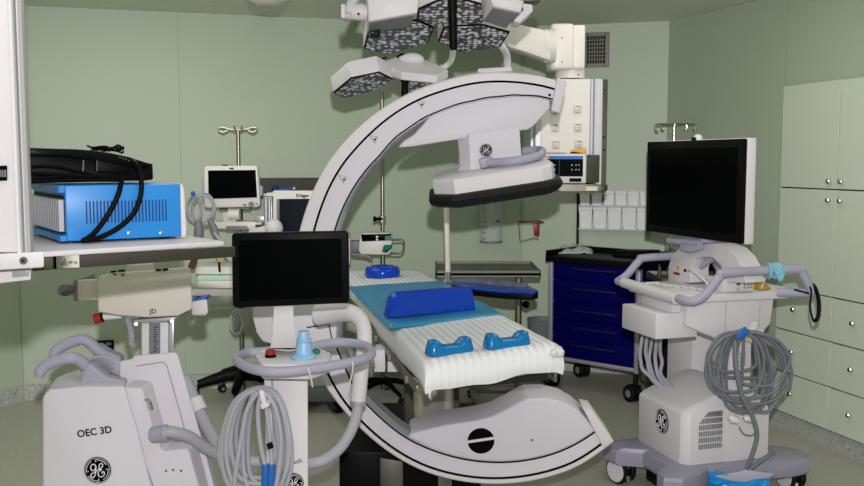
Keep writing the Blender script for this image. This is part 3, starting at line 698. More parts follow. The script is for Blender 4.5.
for a_ in ((308, 372, 312.5, 387), (352, 366, 350, 382)):
    mb = MB(m=LABELW); P = cr([at(a_[0], a_[1] - 4, 2.565), at(a_[0] + 1, a_[1], 2.56), at((a_[0] + a_[2]) / 2 + 1, (a_[1] + a_[3]) / 2, 2.565), at(a_[2], a_[3], 2.575)], 5); mb.tube(P, .0022, 6); obj('cable_tie', mb, ts)
mb = MB(m=WHITE); mb.prism([at(*p, 2.72) for p in ((264, 376), (308, 374), (308.5, 660), (272, 660))], at(306, 400, 2.85) - at(308, 400, 2.72), .006)
cl = obj('stand_column', mb, ts)
mb = MB(m=ALU); mb.prism([at(*p, 2.7185) for p in ((271, 377), (273, 377), (277, 560), (275, 560))], (0, .002, 0)); obj('column_groove', mb, cl)
mb = MB(m=INK); M_ = plane_M(at(287.5, 463.5, 2.7185), at(302, 460.5, 2.7185) - at(276, 466, 2.7185), (0, -1, 0)); text_mb(mb, 'OEC Touch', M_, .0185, .0004); obj('lettering', mb, cl)
mb = MB(); badge(mb, plane_M(at(293.5, 483, 2.7195), (1, 0, .05), (0, -1, 0)), .031); obj('maker_emblem', mb, cl)
mb = MB(m=GREYB); mb.box((-.62, 2.45, .06), (-.2, 3.0, .13), .03, 3); obj('stand_base', mb, ts)
for x, y in ((-.58, 2.5), (-.24, 2.5), (-.58, 2.95), (-.24, 2.95)): caster('caster', (x, y, .062), .07, ts, BLACKM, GREYM, .028, .5)
mb = MB(m=WHITE); mb.prism([at(*p, 2.695) for p in ((257, 389), (264, 388), (268, 407), (261, 409))], (0, .03, 0), .003)
mb.prism([at(*p, 2.56) for p in ((258.5, 391), (263, 390), (267, 404), (262, 406))], (0, .010, 0), .003); mb.prism([at(*p, 2.56) for p in ((260, 404), (269, 403), (269, 407), (261, 410))], (0, .15, 0), .003)
obj('cable_hook', mb, ts)
# coil of grey cable on the hook
cc = thing('coiled_cable', 'pale grey cable with blue plugs coiled over the hook of the touch display stand', 'cable', at(255, 470, 2.62))
random.seed(3)
def loop(cx, cy, rx, ry, tilt, Y, dy, n=40, ph=0):
    out = []
    for i in range(n + 1):
        a = 2 * PI * i / n + ph; x = rx * math.cos(a); y = ry * math.sin(a)
        out.append(at(cx + x * math.cos(tilt) - y * math.sin(tilt), cy + x * math.sin(tilt) + y * math.cos(tilt), Y + dy * math.sin(a * .5)))
    return out
def hung_coil(name, hook, Y, specs, r, m, root, dyn=.02):
    """one cable wound in loops: each spec is (left px, right px, bottom py) hanging from the hook pixel"""
    P = []
    for k, (l, rgt, bot, sh) in enumerate(specs):
        hx, hy = hook[0] + (k % 3 - 1) * 1.5, hook[1] - (k % 4) * .8
        m_ = (hy + bot) / 2 + sh
        y0 = Y + (k % 5 - 2) * dyn * .35
        P += [at(hx, hy, y0), at(rgt - (rgt - hx) * .35, hy + (bot - hy) * .12, y0 - dyn * .3), at(rgt, m_, y0 - dyn * .3), at(rgt - (rgt - hx) * .3, bot - (bot - hy) * .1, y0), at((l + rgt) / 2, bot, y0), at(l + (hx - l) * .22, bot - (bot - hy) * .1, y0), at(l, m_, y0 + dyn * .2), at(l + (hx - l) * .35, hy + (bot - hy) * .12, y0)]
    P.append(at(hook[0], hook[1], Y))
    mb = MB(m=m); mb.tube(cr(P, 7), r, 8); return obj(name, mb, root)
hung_coil('cable_loops', (262, 390), 2.635, [(226, 290, 493, 2), (231, 286, 484, 0), (222, 292, 500, 8), (236, 281, 478, 0), (219.5, 284, 488, 12), (243, 288, 497, 4), (228, 278, 505, 6), (248, 289, 486, 6)], .0068, CABLE, cc)
for pts in (((262, 391), (258, 410), (260, 440), (266, 470)), ((264, 392), (268, 420), (271, 450), (271.5, 470)), ((258, 392), (247, 410), (241, 440), (236, 470), (233, 500)), ((262, 391), (274, 405), (281, 440), (277, 480), (270, 505))):
    mb = MB(m=CABLE); mb.tube(cr([at(*p, 2.6) for p in pts], 6), .0068, 8); obj('cable_run', mb, cc)
mb = MB(m=BLUEP)
for px in (265.5, 271.5): mb.tube([at(px, 464, 2.6), at(px, 468, 2.6), at(px - .5, 492, 2.6), at(px - .5, 496, 2.6)], [.009, .0115, .0115, .008], 12)
obj('blue_plug', mb, cc)
mb = MB(m=BLACK); mb.tube([at(269, 443, 2.59), at(271, 448, 2.59)], .009, 8); obj('cable_clip', mb, cc)
mb = MB(m=CABLE); P = cr([at(223, 436, 2.68), at(224, 446, 2.68), at(226, 456, 2.68)], 5); mb.tube(P, .017, 12); obj('cable_sleeve', mb, cc)
# ------------------------------------------------------------------ operating table
ot = thing('operating_table', 'operating table with a striped white sheet passing through the arc, on a steel column', 'operating table', (-.05, 4.1, 0))
zl = .90
cFL, cFR, cNL, cNR = on_z(342, 271, zl), on_z(424, 271, zl), on_z(426, 363, zl), on_z(562, 343.5, .93)
def bil(u, v):
    """u along the table (0 far, 1 near), v across"""
    return (cFL * (1 - v) + cFR * v) * (1 - u) + (cNL * (1 - v) + cNR * v) * u
def slab(top, nu, nv, th, rows, bulge, uvs=None, r=.02):
    """soft slab: rounded top edge, sides bulging out, flat bottom"""
    bm = bmesh.new(); uvl = bm.loops.layers.uv.new('UVMap'); G = []; uvd = {}
    for i in range(nu + 1):
        row = []
        for j in range(nv + 1):
            v = bm.verts.new(top(i / nu, j / nv)); uvd[v] = (i / nu, j / nv); row.append(v)
        G.append(row)
    for i in range(nu):
        for j in range(nv): bm.faces.new((G[i][j], G[i + 1][j], G[i + 1][j + 1], G[i][j + 1]))
    ring = [(i, 0) for i in range(nu)] + [(nu, j) for j in range(nv)] + [(i, nv) for i in range(nu, 0, -1)] + [(0, j) for j in range(nv, 0, -1)]
    cen = top(.5, .5); prev = [G[i][j] for i, j in ring]
    for k in range(1, rows + 1):
        t = k / rows; cur = []
        for (i, j) in ring:
            p = top(i / nu, j / nv); du = (top(min(1, i / nu + .01), j / nv) - top(max(0, i / nu - .01), j / nv)).normalized(); dv = (top(i / nu, min(1, j / nv + .01)) - top(i / nu, max(0, j / nv - .01))).normalized()
            out = V((0, 0, 0))
            if i == 0: out -= du
            if i == nu: out += du
            if j == 0: out -= dv
            if j == nv: out += dv
            out = out.normalized(); q = p + out * bulge(t, i / nu, j / nv) - V((0, 0, th(i / nu, j / nv) * t))
            v = bm.verts.new(q); uvd[v] = (i / nu + (.03 * t if i == nu else 0), j / nv); cur.append(v)
        N = len(ring)
        for a in range(N): b = (a + 1) % N; bm.faces.new((prev[a], cur[a], cur[b], prev[b]))
        prev = cur
    bm.faces.new(prev)
    for f in bm.faces:
        f.smooth = True
        for l in f.loops: l[uvl].uv = uvd.get(l.vert, (0, 0))
    return bm
def sheet_top(u, v):
    p = bil(u, v); n = noise.noise(V((u * 9, v * 3, 1))) * .004 + noise.noise(V((u * 22, v * 11, 4))) * .0025
    edge = min(v, 1 - v, 1.0); dr = .012 * max(0, 1 - edge / .04) ** 2 + .014 * max(0, 1 - (1 - u) / .012) ** 2
    return p + V((0, 0, n - dr))
def bulge(t, u, v): return .012 * math.sin(t * PI) + .006 * t + .004 * noise.noise(V((u * 14, v * 5, t * 2.2))) * t
def thk(u, v): return .075 + .006 * math.sin(v * 7 + u * 12) * (u > .5) + .008 * noise.noise(V((u * 9, v * 5, 9)))
mb = MB(m=SHEET); mb.bm.free(); mb.bm = slab(sheet_top, 60, 18, thk, 5, bulge)
sh = obj('sheeted_mattress', mb, ot, 60)
# crumpled corners of the sheet at the foot end
mb = MB(m=SHEET)
for q_, rr0 in ((V((-.012, .004, -.03)), .032), (V((-.03, -.022, -.028)), .022), (V((-.014, .05, -.03)), .024)):
    b_ = bmesh.new(); bmesh.ops.create_icosphere(b_, subdivisions=3, radius=1)
    for v in b_.verts:
        n_ = noise.noise(v.co * 1.9 + q_ * 30); v.co = cNR + q_ + V((v.co.x * 1.0, v.co.y * 1.25, v.co.z * .85)) * rr0 * .72 * (1 + .3 * n_)
    mb.merge(b_)
obj('sheet_corner', mb, ot, 60)
mb = MB(m=GAP)
def under(u0, u1, v0, v1, z0, z1): 
    P = [bil(u0, v0), bil(u1, v0), bil(u1, v1), bil(u0, v1)]
    return [V((p.x, p.y, z0)) for p in P], V((0, 0, z1 - z0))
P, d = under(.03, .975, .06, .94, .79, .82); mb.prism(P, d, .004); obj('table_top_frame', mb, ot)
mb = MB(m=STEEL)
for v in (-.02, 1.02):
    a, b = bil(.25, v), bil(.965, v); a.z = b.z = .79
    n_ = V((-(b - a).y, (b - a).x, 0)).normalized() * .005; mb.prism([a - n_ - V((0, 0, .014)), b - n_ - V((0, 0, .014)), b - n_ + V((0, 0, .014)), a - n_ + V((0, 0, .014))], n_ * 2, .001)
    for u in (.45, .6, .75, .9): q = bil(u, v + (.03 if v < 0 else -.03)); mb.box((q.x - .03, q.y - .015, .775), (q.x + .03, q.y + .015, .80), .002, 1)
obj('side_rail', mb, ot)
mb = MB(m=WHITE); a = at(374, 356, 3.7)
for dx in (0, .055): mb.box((a.x + dx, 3.68, .70), (a.x + dx + .046, 3.8, .79), .004)
obj('control_box', mb, ot)
cx, cy = at(430, 390, 3.95).x, 3.95
mb = MB(m=SATIN); mb.cyl((cx + .015, cy, .30), (cx + .015, cy, .67), .088, seg=36); mb.use(STEELD).cyl((cx + .015, cy, .665), (cx + .015, cy, .70), .1, seg=36)
obj('inner_column', mb, ot)
mb = MB(m=STEELD); mb.box((cx - .115, cy + .06, .18), (cx + .13, cy + .2, .79), .012); mb.box((cx - .1, cy - .1, .70), (cx + .12, cy + .16, .79), .01); obj('column_sheath', mb, ot)
mb = MB(m=STEEL); mb.cyl((cx + .015, cy, .1), (cx + .015, cy, .33), .13, seg=40); obj('column_skirt', mb, ot)
mb = MB(m=BLACK)
a0, a1 = at(339, 462, 3.72), at(380, 458, 3.72)
mb.prism([V((a0.x, 3.72, .06)), V((a1.x, 3.72, .06)), V((cx + .22, 3.9, .06)), V((cx + .22, 4.5, .06)), V((a0.x, 4.5, .06))], V((0, 0, .3)), .012); tb = obj('table_base', mb, ot)
mb = MB(m=STEELD); mb.prism([at(380, 458, 3.71), at(403, 462, 3.71), at(403, 520, 3.71), at(380, 520, 3.71)], (0, .02, 0), .003); obj('base_panel', mb, tb)
for x, y in ((a0.x + .08, 3.85), (cx + .1, 4.0), (a0.x + .1, 4.4), (cx + .12, 4.4)): caster('caster', (x, y, .062), .07, ot, BLACKM, GREYM, .028, .2)
# arm board at the right side of the table, with the ivory screen rod
mb = MB(m=BLACK)
top_ = [on_z(*p, .885) for p in ((451, 279.5), (462, 277.5), (500, 279.5), (527, 283.5), (538.5, 290.5), (533, 292), (505, 291), (470, 287.5), (453, 284))]
mb.prism([p - V((0, 0, .012)) for p in top_], V((0, 0, -.03)), .004); ab = obj('arm_board', mb, ot)
mb = MB(m=GELB); mb.prism([V(top_[0]) * 0 + p for p in top_], V((0, 0, -.013)), .005, 3); obj('arm_pad', mb, ab)
mb = MB(m=STEELD); q = bil(.38, 1.0); mb.tube([V((q.x - .06, q.y, .80)), V((q.x + .05, q.y + .02, .81)), on_z(456, 282, .855)], .012, 8); obj('board_bracket', mb, ab)
pb = on_z(448, 281, .9)
mb = MB(m=BONE); Yr = pb.y; mb.cyl(at(448, 272, Yr), at(446.2, 203, Yr), .0145, seg=16); rod = obj('screen_rod', mb, ot)
mb = MB(m=CHROME); mb.cyl(at(448, 281, Yr), at(448, 271.5, Yr), .017, seg=16); mb.box(at(443, 284, Yr), at(452, 279.5, Yr) + V((0, .05, 0)), .004); obj('rod_socket', mb, rod)
# ------------------------------------------------------------------ pads on the table
MB_ = MB(m=MATT)
mc = [on_z(349.5, 287.5, .905), on_z(441, 281.5, .907), on_z(390, 328, .907), on_z(503, 315.5, .915)]
def mtop(u, v):
    p = (mc[0] * (1 - v) + mc[1] * v) * (1 - u) + (mc[2] * (1 - v) + mc[3] * v) * u
    return p + V((0, 0, .012 + .003 * noise.noise(V((u * 6, v * 5, 2))) - .006 * max(0, 1 - min(u, 1 - u, v, 1 - v) / .04) ** 2))
MB_.bm.free(); MB_.bm = slab(mtop, 26, 22, lambda u, v: .014, 2, lambda t, u, v: .006 * math.sin(t * PI))
tag(obj('gel_mat', MB_, None, 60), 'flat teal gel mat lying across the middle of the striped sheet', 'mat')
def padframe(pl, pr, z, ground=0):
    a, b = on_z(*pl, z), on_z(*pr, z); return Fr(a, math.atan2(b.y - a.y, b.x - a.x), 0, -math.atan2(b.z - a.z, (b - a).length)), (b - a).length
f, w = padframe((390.5, 318), (478, 310), .926); h = .098; dp = .085
mb = MB(f.M, GELB)
def ringxz(y, ins, hh): return [V((x, y, z)) for x, z in ((0 + ins, 0), (w - ins, 0), (w - ins - .003, .02), (w - .014 - ins, hh - .02), (w - .03 - ins, hh - .004), (w - .05 - ins, hh), (.05 + ins, hh), (.03 + ins, hh - .004), (.016 + ins, hh - .02), (.004 + ins, .02))]
mb.loft([ringxz(.012, .012, h - .014), ringxz(.0, .004, h - .03) if False else ringxz(.014, .004, h - .006), ringxz(.03, 0, h), ringxz(dp - .03, 0, h), ringxz(dp - .012, .004, h - .006), ringxz(dp, .012, h - .016)])
tag(obj('bolster_pad', mb, None, 50), 'long dark blue gel bolster standing across the teal mat', 'positioning pad')
for pl, pr, z, ht, lab in (((432.5, 357), (475, 352), .908, .05, 'translucent blue gel heel pad with raised ends on the sheet, left of its twin'), ((490, 350), (532, 346), .918, .05, 'translucent blue gel heel pad with raised ends near the right edge of the sheet')):
    f, w = padframe(pl, pr, z); mb = MB(f.M, GELC); rings = []
    n = 24
    for i in range(n + 1):
        s_ = i / n; x = w * s_; e = min(s_, 1 - s_) / .5
        hh = ht * (1.0 - .42 * max(0, min(1, (e - .34) / .3)) ** 1.5) * min(1, .62 + e * 4)
        yy = .008 * max(0, 1 - e * 8) ; d_ = .062
        rings.append([V((x, yy, 0)), V((x, yy + .004, hh * .6)), V((x, yy + .012, hh * .95)), V((x, yy + .02, hh)), V((x, d_ - yy - .02, hh)), V((x, d_ - yy - .012, hh * .95)), V((x, d_ - yy - .004, hh * .6)), V((x, d_ - yy, 0))])
    mb.loft(rings); tag(obj('heel_pad', mb, None, 55), lab, 'positioning pad', 'gel heel pads')
q = on_z(382.5, 276.5, .903); rad = 17.5 * q.y / FPX
mb = MB(m=GELB); mb.lathe([(rad * .97, 0), (rad * 1.03, .012), (rad, .04), (rad * .9, .056), (rad * .74, .06), (rad * .55, .052), (rad * .4, .042), (0, .04)], 36, Matrix.Translation(q))
tag(obj('head_ring', mb, None, 60), 'round blue gel head ring at the far end of the table', 'positioning pad')
# ------------------------------------------------------------------ surgical lamps
la = thing('surgical_lamp', 'large surgical lamp cut by the top edge, dark lens petals round a black hanging handle', 'surgical lamp', at(450, 0, 3.4))
LA = Fr(at(450, 22, 3.4), 0, R(-14))
def lp(*pts): return [LA.hit(*p, 2, 0) for p in pts]
def petal(fr, pts, th, parent, name='lamp_petal'):
    mb = MB(fr.M, WHITE); mb.prism(pts, (0, 0, th), .006); p = obj(name, mb, parent)
    c = sum(pts, V()) / len(pts); mb = MB(fr.M, BLACK); mb.prism([c + (q - c) * .985 + V((0, 0, -.004)) for q in pts], (0, 0, .008), .001, 1)
    mb.use(LED); mb.prism([c + (q - c) * .93 + V((0, 0, -.006)) for q in pts], (0, 0, .004)); obj('lens_panel', mb, p); return p
petal(LA, lp((369, 24), (363, 48), (387, 53.5), (428, 42.5), (435, 27), (418, 19)), .07, la)
petal(LA, lp((443, 26), (437.5, 40.5), (462, 52), (501, 46), (510.5, 31.5), (483, 24), (457, 25)), .07, la)
petal(LA, lp((418, 8), (416, 18), (437, 26.5), (457, 24), (482, 22.5), (493, 6.5), (450, -6)), .06, la)
def hblk(name, fb, ft, bb, bt_, m, Y0, Y1, par, bev=.004):
    mb = MB(m=m); mb.hull([at(*p, Y0) for p in fb + ft] + [at(*p, Y1) for p in bb + bt_], bev); return obj(name, mb, par)
hblk('lamp_housing', [(368.6, 21.5), (417, 13)], [(367.5, -8), (421, -16)], [(367, 32.5), (409.5, 26)], [(366, -6), (412, -12)], WHITE, 2.98, 3.2, la)
hblk('lamp_housing', [(493, 6.5), (521, 12.5)], [(488, -8), (524, 1)], [(483, 20.5), (506, 28)], [(480, -8), (518, 0)], WHITE, 2.98, 3.2, la)
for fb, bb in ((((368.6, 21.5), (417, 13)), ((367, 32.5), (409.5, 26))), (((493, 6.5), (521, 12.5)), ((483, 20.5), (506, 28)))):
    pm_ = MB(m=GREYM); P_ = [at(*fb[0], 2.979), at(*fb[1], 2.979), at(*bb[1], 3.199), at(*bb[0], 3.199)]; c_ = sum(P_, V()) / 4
    pm_.prism([c_ + (p - c_) * .93 + V((0, -.002, -.004)) for p in P_], (0, 0, .004)); obj('underside_shade', pm_, la)  # grey sheet paints in the shade under each white lamp housing
mb = MB(m=WHITE); mb.prism([at(*p, 3.05) for p in ((513.5, 21), (520, 23), (533, 11), (532.5, 4.5), (523, 3), (519, 13))], (0, .12, 0), .004); mb.use(BLACK).box(at(520, 11, 3.045), at(523, 7.5, 3.045) + V((0, .02, 0))); obj('housing_corner', mb, la)
mb = MB(m=BLACK); mb.box(at(370, 36.5, 3.15), at(379.5, 27, 3.15) + V((0, .05, 0)), .004); mb.use(GREYM).ball(at(372.5, 32.5, 3.148), .004); obj('camera_knob', mb, la)
mb = MB(m=BLACK); mb.tube([at(452, -6, 3.0), at(452.6, 8, 3.0), at(452.6, 12, 3.0), at(453.5, 47, 3.0), at(453.6, 50, 3.0)], [.0155, .0155, .0135, .0135, .010], 16); obj('sterile_handle', mb, la)
mb = MB(m=WHITE); mb.box(at(341, 18, 3.1), at(345, 4, 3.1) + V((0, .09, 0)), .003)
mb.tube([at(344, 13, 3.14), at(352, 12, 3.14), at(361, 12, 3.14), at(368, 13, 3.14)], [.018, .026, .029, .024], 18); mb.tube([at(347, 14, 3.12), at(352, 4, 3.14), at(360, -12, 3.2)], .017, 12)
mb.use(INK); q = at(358.5, 14, 3.108); mb.cyl(q, q + V((0, -.005, 0)), .004, seg=10); obj('arm_joint', mb, la)
mb = MB(m=WHITE); mb.tube(cr([at(497, 42, 3.66), at(503, 48, 3.7), at(507, 56, 3.76), at(507.5, 68, 3.80)], 6), .014, 12)
mb.prism([at(*p, 3.77) for p in ((478, 68.5), (511, 66.5), (513, 71.5), (478, 73))], (0, .07, 0), .004); obj('curved_bracket', mb, la)
mb = MB(m=BEIGE); mb.box(at(497, 1.5, 3.3), at(519, -9, 3.3) + V((0, .08, 0)), .004); mb.use(STEELD).box(at(519, 1.5, 3.3), at(541, -9, 3.3) + V((0, .08, 0)), .006); obj('upper_bar', mb, la)
mb = MB(m=WHITE); p = at(450, -20, 3.4); mb.cyl(V((p.x, 3.4, 2.2)), V((p.x, 3.4, ZC)), .035, seg=18); mb.hull([at(440, -12, 3.35) + V((0, dy, 0)) for dy in (0, .1)] + [at(468, -12, 3.35) + V((0, dy, 0)) for dy in (0, .1)] + [V((p.x - .05, 3.4, 2.25)), V((p.x + .05, 3.4, 2.25))], .005); obj('lamp_yoke', mb, la)
lb = thing('surgical_lamp', 'smaller white surgical lamp with two petals hanging behind the top of the arc', 'surgical lamp', at(405, 60, 4.1))
LB = Fr(at(365, 85, 4.0), R(12), R(-15), R(-8))
pp = [LB.hit(*p, 2, 0) for p in ((333, 92.5), (344, 97.5), (374, 90), (393.5, 78.5), (379.5, 71.5), (351, 77.5))]
petal(LB, pp, .07, lb)
mb = MB(m=WHITE)
mb.hull([at(*p, 4.0) for p in ((401, 71.5), (437.5, 75.5), (401, 80), (437, 83.3))] + [at(*p, 4.12) for p in ((380, 63), (448, 70), (378.5, 71.5), (448, 78.5))] + [at(*p, 4.3) for p in ((397, 56.5), (412, 54.5), (424, 61.5), (440, 66), (424, 74))], .004)
rp = obj('lamp_petal', mb, lb, 15)
mb = MB(m=LED); mb.hull([at(*p, 4.04) for p in ((409, 81), (436, 84.2))] + [at(*p, 4.15) for p in ((409, 91), (430, 91))] + [at(420, 84, 4.2)]); obj('lens_panel', mb, rp)
mb = MB(m=WHITE); mb.ball(at(412, 60, 4.2), (.055, .05, .032)); obj('lamp_dome', mb, lb)
mb = MB(m=INK); mb.tube(cr([at(397, 57.5, 4.15), at(400, 55, 4.14), at(404, 53.6, 4.14)], 4), .0045, 6); obj('joint_gap', mb, lb); mb = MB(m=INK); mb.tube(cr([at(381, 61, 4.1), at(383, 58.7, 4.1), at(387, 57.5, 4.1)], 4), .004, 6)
obj('joint_gap', mb, lb)
mb = MB(m=BLACK); mb.tube([at(405, 76, 4.05), at(405, 81, 4.05), at(405, 83, 4.05), at(404.5, 98, 4.05)], [.02, .02, .0155, .0155], 16); obj('sterile_handle', mb, lb)
mb = MB(m=WHITE); mb.tube(cr([at(436, 70, 4.3), at(446, 66, 4.36), at(452, 58, 4.4), at(453, 40, 4.4), at(453, 10, 4.4)], 6), .014, 10)
q = at(453, 10, 4.4); mb.cyl(q, V((q.x, q.y, ZC)), .02, seg=14); obj('lamp_arm', mb, lb)
q = at(268, -6, 4.6)
mb = MB(m=CREAM); mb.lathe([(.0, -.052), (.06, -.05), (.092, -.03), (.098, .014), (.09, .03)], 36, Matrix.Translation(q)); mb.cyl(q + V((0, 0, .028)), V((q.x, q.y, ZC)), .05, seg=20)
cf = obj('ceiling_fitting', mb); tag(cf, 'white rounded ceiling fitting cut off by the top edge above the back wall', 'ceiling fitting')
mb = MB(m=INK); mb.tube(cr([q + V((.02, -.088, -.034)), q + V((.04, -.08, -.036)), q + V((.06, -.06, -.036))], 4), .004, 6); obj('fitting_gap', mb, cf)
# ------------------------------------------------------------------ ceiling pendant with sockets
pe = thing('socket_pendant', 'cream ceiling pendant column with six wall sockets and a jointed arm, behind the detector', 'ceiling supply unit', at(567, 190, 4.95))
YP = 4.85
mb = MB(m=CREAM); mb.prism([at(*p, 4.75) for p in ((468, 13), (551, 31), (551, 61), (468, 33))], (0, .16, 0), .012); q = at(472, 20, 4.83); mb.cyl(V((q.x, q.y, q.z - .02)), V((q.x, q.y, ZC)), .07, seg=24); arm = obj('pendant_arm', mb, pe)
q = at(551, 46, 4.83); mb = MB(m=CREAM); mb.cyl(q + V((-.035, 0, 0)), q + V((.02, 0, 0)), .085, seg=28); obj('arm_joint', mb, pe)
mb = MB(m=CREAM); a, b = at(550.5, 69.5, YP), at(574.5, 23, YP); mb.box(a, (b.x, YP + .2, b.z), .018, 3)
c = at(575, 46, YP).x; mb.box((c - .01, YP + .02, a.z + .005), (at(586, 46, YP).x, YP + .19, b.z - .005), .012, 3)
mb.use(GREYM)
for p in ((562, 38), (562, 62)): q = at(*p, YP); mb.cyl(q + V((0, -.002, 0)), q + V((0, .002, 0)), .0045, seg=10)
obj('joint_block', mb, pe)
mb = MB(m=CREAM); q = at(570, 79, YP + .12); mb.cyl(q, V((q.x, q.y, at(570, 70, YP + .12).z)), .077, seg=28); mb.use(BLACK).ball(at(578.5, 74.5, YP + .04), .004); obj('pendant_collar', mb, pe)
ztp, zbt = at(560, 79, YP).z, at(560, 193, YP).z
def vst(px0, px1, Y0, Y1, m, name=None, bev=.002):
    mb = MB(m=m); x0, x1 = at(px0, 130, YP).x, at(px1, 130, YP).x; mb.box((x0, Y0, zbt), (x1, Y1, ztp), bev, 1); return mb
colm = obj('column_body', vst(541, 590, YP, YP + .26, CREAM), pe)
mb = vst(590, 602, YP - .006, YP + .26, ALU)
for p0, p1, m in ((592.5, 594, GREYM), (597, 598, WHITE)):
    mb.use(m); mb.box((at(p0, 130, YP).x, YP - .008, zbt), (at(p1, 130, YP).x, YP, ztp))
obj('corner_rail', mb, pe)
mb = vst(530.5, 541, YP - .006, YP + .26, ALU); mb.use(GREYM); mb.box((at(533, 130, YP).x, YP - .008, zbt), (at(535.5, 130, YP).x, YP, ztp)); obj('corner_rail', mb, pe)
mb = MB(m=STEEL); x0 = at(602, 130, YP).x; mb.prism([V((x0 - .004, YP - .004, zbt)), V((x0 + .032, YP + .03, zbt)), V((x0 + .032, YP + .22, zbt)), V((x0 - .004, YP + .25, zbt))], (0, 0, ztp - zbt), .002)
for y in (90, 137, 150): mb.use(BLACK); q = at(604.5, y, YP + .012); mb.ball(q, .005, seg=8)
obj('side_panel', mb, pe)
for px, py in ((555, 109.8), (577.7, 109), (555.5, 127.5), (578.2, 127), (556, 144.5), (578.8, 144)):
    q = at(px, py, YP); mb = MB(m=LABELW); mb.box((q.x - .02, YP - .008, q.z - .021), (q.x + .02, YP + .002, q.z + .021), .002, 1)
    M_ = Matrix.Translation((q.x, YP - .0085, q.z)) @ Matrix.Rotation(R(90), 4, 'X')
    mb.use(CREAM).lathe([(.0165, 0), (.0165, .003), (.0150, .004), (0, .0042)], 20, M_)
    mb.use(GREYM); mb.tube([(q.x + .012 * math.cos(a * PI / 8), YP - .0127, q.z + .002 + .012 * math.sin(a * PI / 8)) for a in range(1, 8)], .0022, 6)
    for dx in (-.006, .006): mb.cyl((q.x + dx, YP - .0135, q.z - .003), (q.x + dx, YP - .010, q.z - .003), .003, seg=8)
    mb.box((q.x - .006, YP - .011, q.z - .019), (q.x + .006, YP - .008, q.z - .016))
    obj('power_socket', mb, colm)
ys0, ys1 = 4.5, 4.87
zsh = at(560, 184.5, ys0).z
mb = MB(m=STEEL); xl_, xr_ = at(512, 186, ys0).x, at(601.5, 186, ys0).x
mb.box((xl_, ys0 + .012, zsh - .012), (xr_, ys1, zsh), .002, 1); sf = obj('pendant_shelf', mb, pe)
mb = MB(m=STEEL); mb.box((xl_, ys0, zsh - .034), (xr_ - .01, ys0 + .012, zsh - .004), .002, 1); mb.use(STEELD)
mb.box((xr_ - .02, ys0 + .01, zsh - .036), (xr_ + .018, ys0 + .1, zsh - .008), .003); mb.prism([V((xr_, ys0 + .06, zsh - .008)), V((xr_ + .09, ys0 + .32, zsh - .008)), V((xr_ + .06, ys0 + .34, zsh - .008)), V((xr_ - .03, ys0 + .1, zsh - .008))], (0, 0, -.03), .002)
mb.use(LABELW); mb.box((at(586, 189, ys0).x, ys0 - .001, zsh - .03), (at(597, 189, ys0).x, ys0 + .001, zsh - .01)); mb.use(CHROME); q = at(567.5, 189, ys0); mb.cyl(q + V((0, -.004, 0)), q, .007, seg=14)
obj('shelf_front_rail', mb, sf)
# electrosurgery unit on the pendant shelf
zu = zsh + .004
e0_ = at(537, 183, 4.60); e1_ = at(585.5, 183, 4.54); e2_ = at(599.5, 181, 4.8)
q0, q1, q2 = V((e0_.x, e0_.y, zu)), V((e1_.x, e1_.y, zu)), V((e2_.x, e2_.y, zu)); q3 = q0 + (q2 - q1)
eh = at(585, 154.5, 4.54).z - zu
eu = thing('electrosurgical_unit', 'white medical unit with black display and blue stripe, on the pendant shelf', 'electrosurgical unit', (q0 + q2) / 2)
EF = Fr(q0, math.atan2(q1.y - q0.y, q1.x - q0.x)); ew = (q1 - q0).length
mb = MB(m=STEEL); mb.prism([q0, q1, q2, q3], V((0, 0, eh)), .004); cs = obj('casing', mb, eu)
mb = MB(EF.M, WHITE); mb.box((-.004, -.014, 0), (ew + .003, .004, eh + .003), .006); obj('front_bezel', mb, eu)
mb = MB(EF.M, SCREEN); mb.box((-.0, -.0155, eh * .24), (ew * .95, -.012, eh * .95), .001, 1); mb.use(BLUEP).box((0, -.0165, eh * .84), (ew * .95, -.013, eh * .95)); mb.use(YEL).box((ew * .16, -.017, eh * .86), (ew * .26, -.0135, eh * .93))
mb.use(BLUED).box((ew * .46, -.0165, eh * .24), (ew * .475, -.013, eh * .84)); mb.use(PALE)
for ix in (.24, .3, .36, .72, .8, .86):
    for iz in (.46, .62): mb.box((ew * ix, -.0165, eh * iz), (ew * ix + .0045, -.013, eh * iz + .005))
obj('display_panel', mb, eu)
mb = MB(EF.M, BLACK); mb.tube([(ew * .68, -.0145, eh * .12), (ew * .92, -.0145, eh * .12)], .009, 10); obj('cable_port', mb, eu)
mb = MB(EF.M, BLACK)
for x in (.03, ew - .03):
    for y in (.02, .2): mb = MB(EF.M, BLACK); mb.cyl((x, y, -.003), (x, y, .002), .009, seg=12); obj('rubber_foot', mb, eu)
mb = MB(EF.M, YEL); z_ = eh + .003; mb.hull([(ew * .62, .03, z_), (ew * .98, .03, z_), (ew * .62, .07, z_), (ew * .98, .07, z_), (ew * .7, .035, z_ + .022), (ew * .97, .035, z_ + .028), (ew * .7, .065, z_ + .022), (ew * .97, .065, z_ + .028)], .004)
mb.use(BLACK).hull([(ew * .66, .03, z_ + .002), (ew * .95, .026, z_ + .002), (ew * .66, .05, z_ + .01), (ew * .9, .05, z_ + .012), (ew * .7, .026, z_ + .01)], .002); tag(obj('handpiece', mb), 'yellow and black handpiece lying on top of the white medical unit', 'instrument')
mb = MB(EF.M, LABELW); mb.tube([(.0, .05, z_ + .012), (ew * .25, .045, z_ + .012), (ew * .42, .05, z_ + .011)], [.011, .012, .008], 10); mb.use(mat('orange_plastic', 'c07a50', .5)).tube([(-.03, .05, z_ + .012), (.02, .05, z_ + .012)], .011, 10)
